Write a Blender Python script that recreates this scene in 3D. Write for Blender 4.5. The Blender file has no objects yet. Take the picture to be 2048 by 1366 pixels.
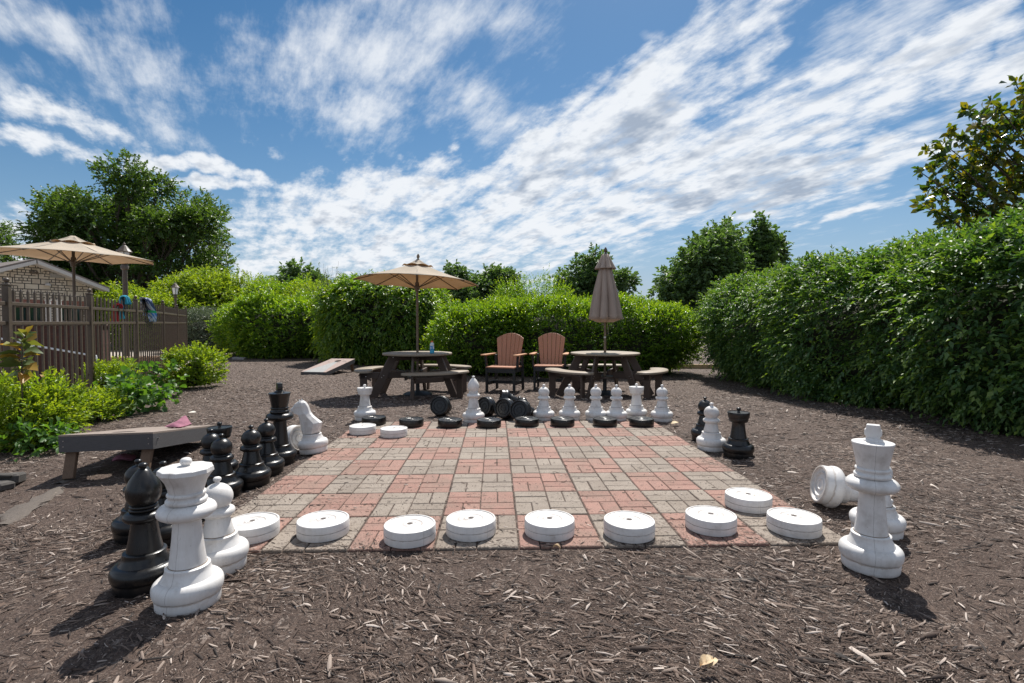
import bpy, math, random
import numpy as np
from mathutils import Vector, Matrix, Euler, noise as mnoise
R = math.radians
PI = math.pi
scene = bpy.context.scene
COL = scene.collection
random.seed(7)
rng = np.random.default_rng(11)

# ------------------------------------------------------------------ camera
FPX, PITCH, YAW, CAMH = 1044., -.0317, .0318, 1.072
FW = Vector((math.sin(YAW)*math.cos(PITCH), math.cos(YAW)*math.cos(PITCH), math.sin(PITCH)))
RT = Vector((math.cos(YAW), -math.sin(YAW), 0))
UP = RT.cross(FW)
cd = bpy.data.cameras.new('camera'); cam = bpy.data.objects.new('camera', cd); COL.objects.link(cam)
cd.sensor_width = 36; cd.lens = FPX/2048*36; cd.clip_end = 2000; cd.clip_start = .05
cam.location = (0, 0, CAMH)
cam.rotation_euler = FW.to_track_quat('-Z', 'Y').to_euler()
scene.camera = cam
scene.render.resolution_x = 1024; scene.render.resolution_y = 683

def sstep(a, b, x):
    t = np.clip((x-a)/(b-a), 0, 1)
    return t*t*(3-2*t)

def terrain(x, y):
    """height of the mulch bed: level round the paving, dipping a little to the left and towards the tables"""
    x = np.asarray(x, float); y = np.asarray(y, float)
    z = -.045*sstep(-1.45, -1.95, x)*sstep(7.5, 5, y)
    z = z - .16*sstep(6.0, 9.6, y)*sstep(-3.9, -2.2, x)*sstep(60, 25, y)
    z = z - .04*sstep(10, 14, y)*sstep(-1, 2, x)
    z = z + .02*sstep(1.8, 2.3, x)*sstep(6, 4, y)
    return z
def tz(x, y): return float(terrain(x, y))

def ray(px, py):
    return FW + RT*((px-1024)/FPX) - UP*((py-683)/FPX)
def ground(px, py, r=0., extra=0.):
    """point of the ground seen at a place of the photograph, moved r metres further back (from rim to centre)"""
    D = ray(px, py); z = 0
    for _ in range(12):
        t = (z+extra-CAMH)/D.z
        z = tz(D.x*t, D.y*t)
    x, y = D.x*t, D.y*t
    L = math.hypot(x, y)
    return Vector((x+x/L*r, y+y/L*r, z+extra))
def at(px, py, depth):
    D = ray(px, py); t = depth/D.y
    return Vector((D.x*t, D.y*t, D.z*t+CAMH))

# ------------------------------------------------------------------ materials
def newmat(name):
    m = bpy.data.materials.new(name); m.use_nodes = True
    return m, m.node_tree, m.node_tree.nodes['Principled BSDF']
def N(nt, t, **kw):
    n = nt.nodes.new(t)
    for k, v in kw.items():
        if k.startswith('i_'):
            n.inputs[k[2:].replace('_', ' ')].default_value = v
        elif k.startswith('n_'):
            n.inputs[int(k[2:])].default_value = v
        else: setattr(n, k, v)
    return n
def ramp(nt, fac, stops, interp='LINEAR'):
    n = N(nt, 'ShaderNodeValToRGB'); cr = n.color_ramp; cr.interpolation = interp
    while len(cr.elements) < len(stops): cr.elements.new(.5)
    for e, (p, c) in zip(cr.elements, stops):
        e.position = p; e.color = (*c, 1) if len(c) == 3 else c
    nt.links.new(fac, n.inputs[0]); return n.outputs[0]
def g3(v): return (v, v, v)
def mixc(nt, fac, a, b, mode='MIX'):
    n = N(nt, 'ShaderNodeMix', data_type='RGBA', blend_type=mode)
    for s, v in ((0, fac), (6, a), (7, b)):
        if isinstance(v, (int, float)): n.inputs[s].default_value = v
        elif isinstance(v, tuple): n.inputs[s].default_value = (*v, 1) if len(v) == 3 else v
        else: nt.links.new(v, n.inputs[s])
    return n.outputs[2]
def math_(nt, op, a, b=None, c=None, clamp=False):
    n = N(nt, 'ShaderNodeMath', operation=op, use_clamp=clamp)
    for i, v in enumerate((a, b, c)):
        if v is None: continue
        if isinstance(v, (int, float)): n.inputs[i].default_value = v
        else: nt.links.new(v, n.inputs[i])
    return n.outputs[0]
def noise(nt, vec, scale, detail=4, rough=.55, out=0):
    n = N(nt, 'ShaderNodeTexNoise'); n.inputs['Scale'].default_value = scale
    n.inputs['Detail'].default_value = detail; n.inputs['Roughness'].default_value = rough
    if vec is not None: nt.links.new(vec, n.inputs['Vector'])
    return n.outputs[out]
def objco(nt): return N(nt, 'ShaderNodeTexCoord').outputs['Object']
def stretch(nt, vec, s, rot=(0, 0, 0)):
    m = N(nt, 'ShaderNodeMapping'); m.inputs['Scale'].default_value = s; m.inputs['Rotation'].default_value = rot
    nt.links.new(vec, m.inputs['Vector']); return m.outputs[0]
def bump(nt, bs, h, strength=.3, dist=.01):
    b = N(nt, 'ShaderNodeBump'); b.inputs['Strength'].default_value = strength; b.inputs['Distance'].default_value = dist
    nt.links.new(h, b.inputs['Height']); nt.links.new(b.outputs[0], bs.inputs['Normal'])

def simple(name, col, rough=.5, var=.25, scale=30, metal=0, bstr=.15, bscale=None, stretch_=None, spec=.5):
    m, nt, bs = newmat(name)
    v = objco(nt)
    if stretch_: v = stretch(nt, v, stretch_)
    n = noise(nt, v, scale, 6, .6)
    lo = tuple(c*(1-var) for c in col); hi = tuple(min(1, c*(1+var)) for c in col)
    nt.links.new(ramp(nt, n, [(.3, lo), (.7, hi)]), bs.inputs['Base Color'])
    bs.inputs['Roughness'].default_value = rough; bs.inputs['Metallic'].default_value = metal
    bs.inputs['Specular IOR Level'].default_value = spec
    if bstr: bump(nt, bs, noise(nt, v, bscale or scale*3, 4), bstr, .003)
    return m

M = {}
# weathered white plastic with grime in blotches, fine vertical scuffs and a moulding seam
def chess_white(disc=False):
    m, nt, bs = newmat('white_disc_plastic' if disc else 'white_plastic')
    v = objco(nt)
    inf = N(nt, 'ShaderNodeObjectInfo')
    va = N(nt, 'ShaderNodeVectorMath', operation='ADD'); nt.links.new(v, va.inputs[0])
    nt.links.new(inf.outputs['Random'], va.inputs[1])
    big = noise(nt, va.outputs[0], 9, 5, .6)
    c = ramp(nt, big, [(.25, (.48, .445, .41)), (.45, (.68, .66, .64)), (.75, (.77, .76, .745))])
    fine = noise(nt, stretch(nt, va.outputs[0], (90, 90, 8)), 1, 5, .7)
    c = mixc(nt, .55, c, ramp(nt, fine, [(.3, (.88, .865, .84)), (.55, g3(1))]), 'MULTIPLY')
    spk = noise(nt, va.outputs[0], 160, 2, .5)
    c = mixc(nt, ramp(nt, spk, [(.70, g3(0)), (.76, g3(.6))]), c, (.22, .19, .16))
    sx = N(nt, 'ShaderNodeSeparateXYZ'); nt.links.new(v, sx.inputs[0])
    wob = math_(nt, 'MULTIPLY', math_(nt, 'SUBTRACT', noise(nt, v, 14, 2), .5), .012)
    line = math_(nt, 'LESS_THAN', math_(nt, 'ABSOLUTE', math_(nt, 'ADD', sx.outputs[1], wob)), .0007)
    line = math_(nt, 'MULTIPLY', line, math_(nt, 'GREATER_THAN', sx.outputs[0], .02))
    c = mixc(nt, math_(nt, 'MULTIPLY', line, .6), c, (.16, .13, .11))
    rad = math_(nt, 'SQRT', math_(nt, 'ADD', math_(nt, 'MULTIPLY', sx.outputs[0], sx.outputs[0]), math_(nt, 'MULTIPLY', sx.outputs[1], sx.outputs[1])))
    wn_ = math_(nt, 'MULTIPLY', math_(nt, 'SUBTRACT', noise(nt, va.outputs[0], 30, 4), .5), .02)
    def band(val, c0, w):
        return math_(nt, 'MULTIPLY', math_(nt, 'SUBTRACT', 1, math_(nt, 'DIVIDE', math_(nt, 'ABSOLUTE', math_(nt, 'SUBTRACT', math_(nt, 'ADD', val, wn_), c0)), w), clamp=True), 1.)
    if disc:
        st = math_(nt, 'MAXIMUM', math_(nt, 'MULTIPLY', band(rad, .060, .010), .55), math_(nt, 'MAXIMUM', math_(nt, 'MULTIPLY', band(rad, .033, .007), .6), math_(nt, 'MAXIMUM', math_(nt, 'MULTIPLY', band(rad, .114, .005), .5), math_(nt, 'MULTIPLY', math_(nt, 'LESS_THAN', rad, .0155), .75))))
        st = math_(nt, 'MAXIMUM', st, math_(nt, 'MULTIPLY', band(sx.outputs[2], .0375, .0022), math_(nt, 'MULTIPLY', math_(nt, 'GREATER_THAN', rad, .12), .55)))
    else:
        st = math_(nt, 'MAXIMUM', math_(nt, 'MULTIPLY', band(sx.outputs[2], .0455, .006), .7), math_(nt, 'MULTIPLY', band(sx.outputs[2], .0, .016), .6))
    c = mixc(nt, math_(nt, 'MULTIPLY', st, ramp(nt, noise(nt, va.outputs[0], 40, 4, .6), [(.3, g3(.45)), (.65, g3(1))])), c, (.30, .22, .155))
    nt.links.new(c, bs.inputs['Base Color'])
    nt.links.new(ramp(nt, fine, [(.3, g3(.5)), (.7, g3(.38))]), bs.inputs['Roughness'])
    bs.inputs['Subsurface Weight'].default_value = 0
    bump(nt, bs, fine, .12, .002)
    return m
M['white'] = chess_white(); M['white_disc'] = chess_white(True)
def chess_black():
    m, nt, bs = newmat('black_plastic')
    v = objco(nt)
    n = noise(nt, v, 14, 6, .65)
    c = ramp(nt, n, [(.3, (.005, .005, .006)), (.6, (.009, .0085, .0085)), (.8, (.018, .015, .013))])
    dust = noise(nt, stretch(nt, v, (60, 60, 10)), 1, 5, .7)
    c = mixc(nt, ramp(nt, dust, [(.60, g3(0)), (.85, g3(.25))]), c, (.07, .055, .045))
    nt.links.new(c, bs.inputs['Base Color'])
    nt.links.new(ramp(nt, dust, [(.3, g3(.24)), (.75, g3(.42))]), bs.inputs['Roughness'])
    bump(nt, bs, dust, .10, .0015)
    return m
M['black'] = chess_black()
M['groove'] = simple('seam_grime', (.22, .16, .11), .8)

def paver(name, c0, c1, c2):
    m, nt, bs = newmat(name)
    v = objco(nt)
    isl = N(nt, 'ShaderNodeNewGeometry').outputs['Random Per Island']
    c = ramp(nt, isl, [(0, c0), (.5, c1), (1, c2)])
    gr = noise(nt, v, 260, 3, .7)
    c = mixc(nt, .75, c, ramp(nt, gr, [(.30, g3(.42)), (.5, g3(.95)), (.68, g3(1.40))]), 'MULTIPLY')
    st = noise(nt, v, 3.5, 6, .68)
    c = mixc(nt, ramp(nt, st, [(.42, g3(0)), (.70, g3(.62))]), c, (.185, .145, .112))
    sp = noise(nt, stretch(nt, v, (120, 240, 1)), 1, 2)
    c = mixc(nt, ramp(nt, sp, [(.62, g3(0)), (.66, g3(.8))]), c, (.055, .042, .033))
    nt.links.new(c, bs.inputs['Base Color']); bs.inputs['Roughness'].default_value = .88
    bump(nt, bs, gr, .5, .004)
    return m
M['red_paver'] = paver('red_paver', (.275, .150, .118), (.335, .190, .150), (.30, .168, .134))
M['tan_paver'] = paver('tan_paver', (.235, .195, .160), (.300, .252, .208), (.268, .224, .184))

def mulch_sheet():
    m, nt, bs = newmat('mulch_soil')
    v = objco(nt)
    a = stretch(nt, v, (34, 95, 30), (0, 0, .5)); b = stretch(nt, v, (85, 30, 30), (0, 0, .35))
    wob = noise(nt, v, 8, 2, .5, 1)
    def vor(vec):
        n = N(nt, 'ShaderNodeTexVoronoi'); n.inputs['Scale'].default_value = 1; n.inputs['Randomness'].default_value = 1
        nt.links.new(vec, n.inputs['Vector']); return n
    va, vb = vor(a), vor(b)
    fa = N(nt, 'ShaderNodeSeparateColor'); nt.links.new(va.outputs['Color'], fa.inputs[0])
    fb = N(nt, 'ShaderNodeSeparateColor'); nt.links.new(vb.outputs['Color'], fb.inputs[0])
    pick = noise(nt, v, 26, 3, .6)
    chips = mixc(nt, math_(nt, 'GREATER_THAN', pick, .5), fa.outputs[0], fb.outputs[0])
    cc = ramp(nt, chips, [(.0, (.014, .010, .008)), (.4, (.050, .030, .022)), (.65, (.095, .062, .046)), (.85, (.18, .128, .098)), (.97, (.34, .28, .24))])
    gv = N(nt, 'ShaderNodeTexVoronoi'); gv.inputs['Scale'].default_value = 210; nt.links.new(v, gv.inputs['Vector'])
    gs = N(nt, 'ShaderNodeSeparateColor'); nt.links.new(gv.outputs['Color'], gs.inputs[0])
    soil = mixc(nt, .5, ramp(nt, noise(nt, v, 180, 4, .75), [(.3, (.034, .020, .014)), (.5, (.082, .052, .039)), (.68, (.18, .124, .096))]), ramp(nt, gs.outputs[0], [(.1, (.018, .012, .009)), (.6, (.070, .044, .033)), (.9, (.17, .118, .09)), (1, (.30, .24, .20))]))
    patch = noise(nt, v, 1.1, 3, .55)
    sx = N(nt, 'ShaderNodeSeparateXYZ'); nt.links.new(v, sx.inputs[0])
    far = math_(nt, 'MULTIPLY', math_(nt, 'SUBTRACT', sx.outputs[1], 4.0), .25, clamp=True)
    f = math_(nt, 'MAXIMUM', ramp(nt, patch, [(.42, g3(0)), (.6, g3(.9))]), math_(nt, 'MULTIPLY', far, .85))
    c = mixc(nt, f, soil, cc)
    nt.links.new(c, bs.inputs['Base Color']); bs.inputs['Roughness'].default_value = .92
    h = math_(nt, 'ADD', noise(nt, v, 150, 5, .75), math_(nt, 'MULTIPLY', chips, .35))
    bump(nt, bs, h, .8, .012)
    return m
M['soil'] = mulch_sheet()
def chip_mat():
    m, nt, bs = newmat('wood_chip')
    isl = N(nt, 'ShaderNodeNewGeometry').outputs['Random Per Island']
    c = ramp(nt, isl, [(0, (.016, .011, .009)), (.30, (.048, .029, .021)), (.56, (.105, .066, .047)), (.77, (.185, .134, .105)), (.91, (.32, .255, .212)), (1, (.55, .47, .41))])
    v = objco(nt)
    c = mixc(nt, .6, c, ramp(nt, noise(nt, v, 300, 3, .7), [(.3, g3(.6)), (.7, g3(1.2))]), 'MULTIPLY')
    nt.links.new(c, bs.inputs['Base Color']); bs.inputs['Roughness'].default_value = .8
    return m
M['chip'] = chip_mat()

def leaf_mat(name, cols, trans=.35, tcol=None, rough=.42, tip=None, spec=.5):
    """leaves: colour varies from leaf to leaf; young leaves at the shoot ends (attribute 'young') are paler"""
    m, nt, bs = newmat(name)
    isl = N(nt, 'ShaderNodeNewGeometry').outputs['Random Per Island']
    k = len(cols)
    c = ramp(nt, isl, [(i/(k-1), q) for i, q in enumerate(cols)])
    if tip:
        at_ = N(nt, 'ShaderNodeAttribute', attribute_name='young')
        c = mixc(nt, at_.outputs['Fac'], c, tip)
    nt.links.new(c, bs.inputs['Base Color']); bs.inputs['Roughness'].default_value = rough
    bs.inputs['Specular IOR Level'].default_value = spec
    tr = N(nt, 'ShaderNodeBsdfTranslucent')
    t = mixc(nt, 1., c, tcol or (2.6, 2.3, .7), 'MULTIPLY')
    nt.links.new(t, tr.inputs[0])
    mx = N(nt, 'ShaderNodeMixShader'); mx.inputs[0].default_value = trans
    out = nt.nodes['Material Output']
    nt.links.new(bs.outputs[0], mx.inputs[1]); nt.links.new(tr.outputs[0], mx.inputs[2]); nt.links.new(mx.outputs[0], out.inputs[0])
    return m
M['bark'] = simple('bark', (.09, .068, .05), .9, .4, 20, bstr=.8, stretch_=(6, 6, 1))
M['core_dark'] = simple('shrub_core_dark', (.030, .032, .018), .95, .5, 12, bstr=.8)  # dark colour of the solid core that blocks light inside shrubs

# ------------------------------------------------------------------ mesh helpers
class MB:
    def __init__(s): s.v = []; s.f = []
    def add(s, vs, fs):
        o = len(s.v); s.v += [tuple(p) for p in vs]; s.f += [tuple(i+o for i in f) for f in fs]; return s
    def box(s, c, d, rot=None, bev=0.):
        x, y, z = (q/2 for q in d)
        if bev <= 0:
            vs = [Vector((a*x, b*y, e*z)) for a in (-1, 1) for b in (-1, 1) for e in (-1, 1)]
            fs = [(0, 1, 3, 2), (4, 6, 7, 5), (0, 4, 5, 1), (2, 3, 7, 6), (0, 2, 6, 4), (1, 5, 7, 3)]
        else:
            bev = min(bev, x*.9, y*.9, z*.9); vs = []; idx = {}
            for a in (-1, 1):
                for b in (-1, 1):
                    for e in (-1, 1):
                        for ax in range(3):
                            p = [a*(x-bev), b*(y-bev), e*(z-bev)]; p[ax] = (a*x, b*y, e*z)[ax]
                            idx[(a, b, e, ax)] = len(vs); vs.append(Vector(p))
            fs = []
            I = lambda a, b, e, ax: idx[(a, b, e, ax)]
            for q in (-1, 1):
                fs.append([I(q, 1, 1, 0), I(q, -1, 1, 0), I(q, -1, -1, 0), I(q, 1, -1, 0)][::1 if q < 0 else -1])
                fs.append([I(1, q, 1, 1), I(-1, q, 1, 1), I(-1, q, -1, 1), I(1, q, -1, 1)][::-1 if q < 0 else 1])
                fs.append([I(1, 1, q, 2), I(-1, 1, q, 2), I(-1, -1, q, 2), I(1, -1, q, 2)][::1 if q > 0 else -1])
            for a in (-1, 1):
                for b in (-1, 1):
                    fs.append((I(a, b, 1, 0), I(a, b, -1, 0), I(a, b, -1, 1), I(a, b, 1, 1)))
                    fs.append((I(a, 1, b, 0), I(a, -1, b, 0), I(a, -1, b, 2), I(a, 1, b, 2)))
                    fs.append((I(1, a, b, 1), I(-1, a, b, 1), I(-1, a, b, 2), I(1, a, b, 2)))
                    for e in (-1, 1): fs.append((I(a, b, e, 0), I(a, b, e, 1), I(a, b, e, 2)))
        Mx = rot.to_matrix() if isinstance(rot, Euler) else (rot or Matrix.Identity(3))
        c = Vector(c)
        return s.add([Mx @ p + c for p in vs], fs)
    def bar(s, a, b, w, h, up=(0, 0, 1), bev=0.):
        """rectangular bar from a to b; w sideways, h along up"""
        a = Vector(a); b = Vector(b); d = b-a; L = d.length; d.normalize(); up = Vector(up)
        sd = d.cross(up)
        if sd.length < 1e-5: sd = d.cross(Vector((0, 1, 0)))
        sd.normalize(); u = sd.cross(d).normalized()
        m = Matrix((d, sd, u)).transposed()
        return s.box((a+b)/2, (L, w, h), m, bev)
    def tube(s, pts, rad, seg=8, cap=True):
        pts = [Vector(p) for p in pts]
        if isinstance(rad, (int, float)): rad = [rad]*len(pts)
        vs = []; fs = []; ref = Vector((0, 0, 1))
        for i, p in enumerate(pts):
            d = (pts[min(i+1, len(pts)-1)]-pts[max(i-1, 0)]).normalized()
            if abs(d.dot(ref)) > .95: ref = Vector((1, 0, 0)) if abs(d.x) < .9 else Vector((0, 1, 0))
            a = d.cross(ref).normalized(); b = d.cross(a).normalized(); ref = a.cross(d)*1.
            for k in range(seg):
                t = 2*PI*k/seg; vs.append(p+(a*math.cos(t)+b*math.sin(t))*rad[i])
            ref = Vector((0, 0, 1)) if abs(d.z) < .95 else Vector((1, 0, 0))
        for i in range(len(pts)-1):
            for k in range(seg):
                k2 = (k+1) % seg; fs.append((i*seg+k, i*seg+k2, (i+1)*seg+k2, (i+1)*seg+k))
        if cap: fs.append(tuple(range(seg))[::-1]); fs.append(tuple((len(pts)-1)*seg+k for k in range(seg)))
        return s.add(vs, fs)
    def lathe(s, prof, seg=48, c=(0, 0, 0), mod=None, cap0=True, cap1=True):
        vs = []; fs = []; n = len(prof)
        for r, z in prof:
            for k in range(seg):
                t = 2*PI*k/seg; q = r if not mod else mod(r, z, t)
                vs.append((c[0]+q*math.cos(t), c[1]+q*math.sin(t), c[2]+z))
        for i in range(n-1):
            for k in range(seg):
                k2 = (k+1) % seg; fs.append((i*seg+k, i*seg+k2, (i+1)*seg+k2, (i+1)*seg+k))
        if cap0: fs.append(tuple(range(seg))[::-1])
        if cap1: fs.append(tuple((n-1)*seg+k for k in range(seg)))
        return s.add(vs, fs)
    def prism(s, poly, z0, z1, xf=None):
        n = len(poly); f = xf or (lambda p: p)
        vs = [f(Vector((x, y, z0))) for x, y in poly]+[f(Vector((x, y, z1))) for x, y in poly]
        fs = [tuple(range(n))[::-1], tuple(range(n, 2*n))]+[(i, (i+1) % n, n+(i+1) % n, n+i) for i in range(n)]
        return s.add(vs, fs)
    def build(s, name, mat, parent=None, smooth=None):
        me = bpy.data.meshes.new(name); me.from_pydata(s.v, [], s.f)
        me.materials.append(mat) if not isinstance(mat, (list, tuple)) else [me.materials.append(q) for q in mat]
        if smooth is not None:
            me.shade_smooth(); me.set_sharp_from_angle(angle=R(smooth))
        me.update()
        o = bpy.data.objects.new(name, me); COL.objects.link(o)
        if parent: o.parent = parent
        return o

def tag(o, label=None, cat=None, group=None, kind=None):
    if label: o['label'] = label
    if cat: o['category'] = cat
    if group: o['group'] = group
    if kind: o['kind'] = kind
    return o
def empty(name, loc=(0, 0, 0), rz=0):
    o = bpy.data.objects.new(name, None); o.empty_display_size = .1; COL.objects.link(o)
    o.location = loc; o.rotation_euler = (0, 0, rz); return o
def copy_tree(o, parent=None):
    c = o.copy(); COL.objects.link(c); c.parent = parent
    for ch in list(o.children): copy_tree(ch, c)
    return c

def npmesh(name, V, loops, starts, totals, mat, parent=None, attr=None, smooth=False):
    me = bpy.data.meshes.new(name)
    me.vertices.add(len(V)); me.vertices.foreach_set('co', V.astype(np.float32).ravel())
    me.loops.add(len(loops)); me.loops.foreach_set('vertex_index', loops.astype(np.int32))
    me.polygons.add(len(starts)); me.polygons.foreach_set('loop_start', starts.astype(np.int32)); me.polygons.foreach_set('loop_total', totals.astype(np.int32))
    if attr is not None:
        a = me.attributes.new('young', 'FLOAT', 'POINT'); a.data.foreach_set('value', attr.astype(np.float32))
    me.materials.append(mat); me.update(calc_edges=True)
    if smooth: me.shade_smooth()
    o = bpy.data.objects.new(name, me); COL.objects.link(o)
    if parent: o.parent = parent
    return o
def nrm(a): return a/np.maximum(np.linalg.norm(a, axis=-1, keepdims=True), 1e-9)

def leaves(name, P, D, mat, parent, n=8, twl=.25, ll=.07, lw=.035, droop=.3, flat=1., spread=.9, fold=.25, seed=1, fine=False, young=1.5, curl=.15):
    """P, D: twig roots and directions; n leaves along each twig, all of one shrub in one mesh"""
    g = np.random.default_rng(seed); Nn = len(P)
    D = nrm(D)
    t = (np.arange(n)+.6)/n
    tw = twl*(.6+.8*g.random((Nn, 1, 1)))
    T = t[None, :, None]
    base = P[:, None]+D[:, None]*T*tw+np.array([0, 0, -1.])*(T**2)*tw*droop
    rnd = nrm(g.normal(size=(Nn, n, 3)))
    side = nrm(np.cross(D[:, None], np.array([0, 0, 1.])+.35*g.normal(size=(Nn, 1, 3))))
    sg = np.where(np.arange(n) % 2 == 0, 1., -1.)[None, :, None]
    L = nrm(D[:, None]*(.35+.9*T)+side*sg*spread*(1.15-T)+rnd*.45-np.array([0, 0, 1.])*droop*.9)
    up = nrm(np.array([0, 0, 1.])*flat+nrm(g.normal(size=(Nn, n, 3)))*.75+D[:, None]*.25)
    W = nrm(np.cross(L, up)); Nm = np.cross(W, L)
    sc = (.6+.65*g.random((Nn, n, 1)))*(1-.30*T)
    l = ll*sc; w = lw*sc*(.8+.4*g.random((Nn, n, 1)))
    tip = base+L*l-Nm*l*curl*g.random((Nn, n, 1))*2
    yv = np.broadcast_to(np.clip((T-.35)*young, 0, 1)*g.random((Nn, 1, 1)), (Nn, n, 1))
    if not fine:
        ml = base+L*l*.45+W*w*.5+Nm*w*fold; mr = base+L*l*.45-W*w*.5+Nm*w*fold
        V = np.stack([base, ml, tip, mr], 2).reshape(-1, 3); k = Nn*n
        idx = np.arange(k)[:, None]*4+np.array([0, 3, 2, 0, 2, 1]); loops = idx.ravel()
        starts = np.arange(k*2)*3; tot = np.full(k*2, 3); at_ = np.repeat(yv.reshape(-1), 4)
    else:
        a1 = base+L*l*.28; 
        p1 = a1+W*w*.42+Nm*w*fold*.8; p2 = base+L*l*.62+W*w*.5+Nm*w*fold; q1 = a1-W*w*.42+Nm*w*fold*.8; q2 = base+L*l*.62-W*w*.5+Nm*w*fold
        m1 = base+L*l*.5-Nm*l*.02
        V = np.stack([base, p1, p2, tip, q2, q1, m1], 2).reshape(-1, 3); k = Nn*n
        idx = np.arange(k)[:, None]*7+np.array([0, 6, 1, 1, 6, 2, 2, 6, 3, 3, 6, 4, 4, 6, 5, 5, 6, 0]); loops = idx.ravel()
        starts = np.arange(k*6)*3; tot = np.full(k*6, 3); at_ = np.repeat(yv.reshape(-1), 7)
    return npmesh(name, V, loops, starts, tot, mat, parent, at_)

def fbm(p, f, seed=0):
    return mnoise.fractal(Vector((p[0]*f+seed*7.1, p[1]*f-seed*3.3, p[2]*f+seed*1.7)), .9, 2.1, 3)

def hedge_points(n, c, half, rz, k=4., amp=.18, freq=.9, depth=.35, seed=1, zfun=None, low=0.03, drop=.25):
    """points with outward directions on a lumpy rounded block standing on z=0 (c = ground centre)"""
    g = np.random.default_rng(seed); out = []; nor = []
    hx, hy, hz = half
    need = n
    A = np.array([hy*hz, hx*hz, hx*hy*1.1]); pr = A/A.sum()
    ax = g.choice(3, size=int(n*1.6), p=pr)
    q = g.uniform(-1, 1, size=(len(ax), 3)); sgn = g.choice([-1, 1], size=len(ax))
    q[np.arange(len(ax)), ax] = sgn
    m = (np.abs(q)**k).sum(1)**(1/k); q = q/m[:, None]
    nv = np.sign(q)*np.abs(q)**(k-1)/np.array([hx, hy, hz]); nv = nrm(nv)
    p = q*np.array([hx, hy, hz])
    keep = q[:, 2] > -.97
    p = p[keep]; nv = nv[keep]
    d = np.array([fbm(a, freq, seed) for a in p]); d2 = np.array([fbm(a, freq*3.3, seed+5) for a in p])
    p = p+nv*(d*amp+d2*amp*.45)[:, None]
    p = p-nv*(g.random((len(p), 1))**1.7)*depth
    p[:, 2] += hz
    if zfun is not None: p[:, 2] *= zfun(p)
    p = p[p[:, 2] > low]; nv = nv[:len(p)] if False else nv
    return p, None
def block(n, c, half, rz=0, k=4., amp=.18, freq=.9, depth=.35, seed=1, zfun=None, low=.03, facing=True):
    g = np.random.default_rng(seed); hx, hy, hz = half
    A = np.array([hy*hz, hx*hz, hx*hy*1.1]); pr = A/A.sum()
    cr, sr = math.cos(rz), math.sin(rz); Rm = np.array([[cr, -sr, 0], [sr, cr, 0], [0, 0, 1]]); c = np.array(c, float)
    ax = g.choice(3, size=int(n*2.6), p=pr)
    q = g.uniform(-1, 1, size=(len(ax), 3)); q[np.arange(len(ax)), ax] = g.choice([-1, 1], size=len(ax))
    q = q/((np.abs(q)**k).sum(1)**(1/k))[:, None]
    nv = nrm(np.sign(q)*np.abs(q)**(k-1)/np.array([hx, hy, hz])); p = q*np.array([hx, hy, hz])
    ok = q[:, 2] > -.985
    if facing:      # the side turned away from everything that can be seen carries only a few leaves
        wn = nv @ Rm.T; wp = p @ Rm.T+c
        away = (wn[:, :2]*wp[:, :2]).sum(1)/np.linalg.norm(wp[:, :2], axis=1)
        ok &= (away < .45) | (g.random(len(p)) < .15)
    p = p[ok][:n]; nv = nv[ok][:n]
    d = np.array([fbm(a, freq, seed) for a in p]); d2 = np.array([fbm(a, freq*3.3, seed+5) for a in p])
    p = p+nv*(d*amp+d2*amp*.45)[:, None]-nv*(g.random((len(p), 1))**1.7)*depth
    p[:, 2] += hz
    if zfun is not None: p[:, 2] *= zfun(p)
    ok = p[:, 2] > low; p = p[ok]; nv = nv[ok]
    return p @ Rm.T+c, nv @ Rm.T
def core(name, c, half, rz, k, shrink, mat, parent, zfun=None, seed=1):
    """dark closed shell inside a shrub, added to stop light passing between the leaves"""
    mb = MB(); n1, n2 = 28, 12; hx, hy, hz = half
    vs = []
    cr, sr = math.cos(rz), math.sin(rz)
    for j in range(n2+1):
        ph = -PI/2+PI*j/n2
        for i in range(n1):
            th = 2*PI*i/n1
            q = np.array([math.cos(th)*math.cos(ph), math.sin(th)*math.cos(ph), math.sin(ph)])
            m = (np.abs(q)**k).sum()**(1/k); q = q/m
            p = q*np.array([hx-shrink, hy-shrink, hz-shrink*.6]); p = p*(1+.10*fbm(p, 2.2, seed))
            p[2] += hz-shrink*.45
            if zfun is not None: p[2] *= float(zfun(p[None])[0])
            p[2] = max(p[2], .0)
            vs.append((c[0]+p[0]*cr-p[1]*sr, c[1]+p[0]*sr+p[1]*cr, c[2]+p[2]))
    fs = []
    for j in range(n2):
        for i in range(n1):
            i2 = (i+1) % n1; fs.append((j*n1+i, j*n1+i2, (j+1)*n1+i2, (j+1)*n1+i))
    return mb.add(vs, fs).build(name, mat, parent)

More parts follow.
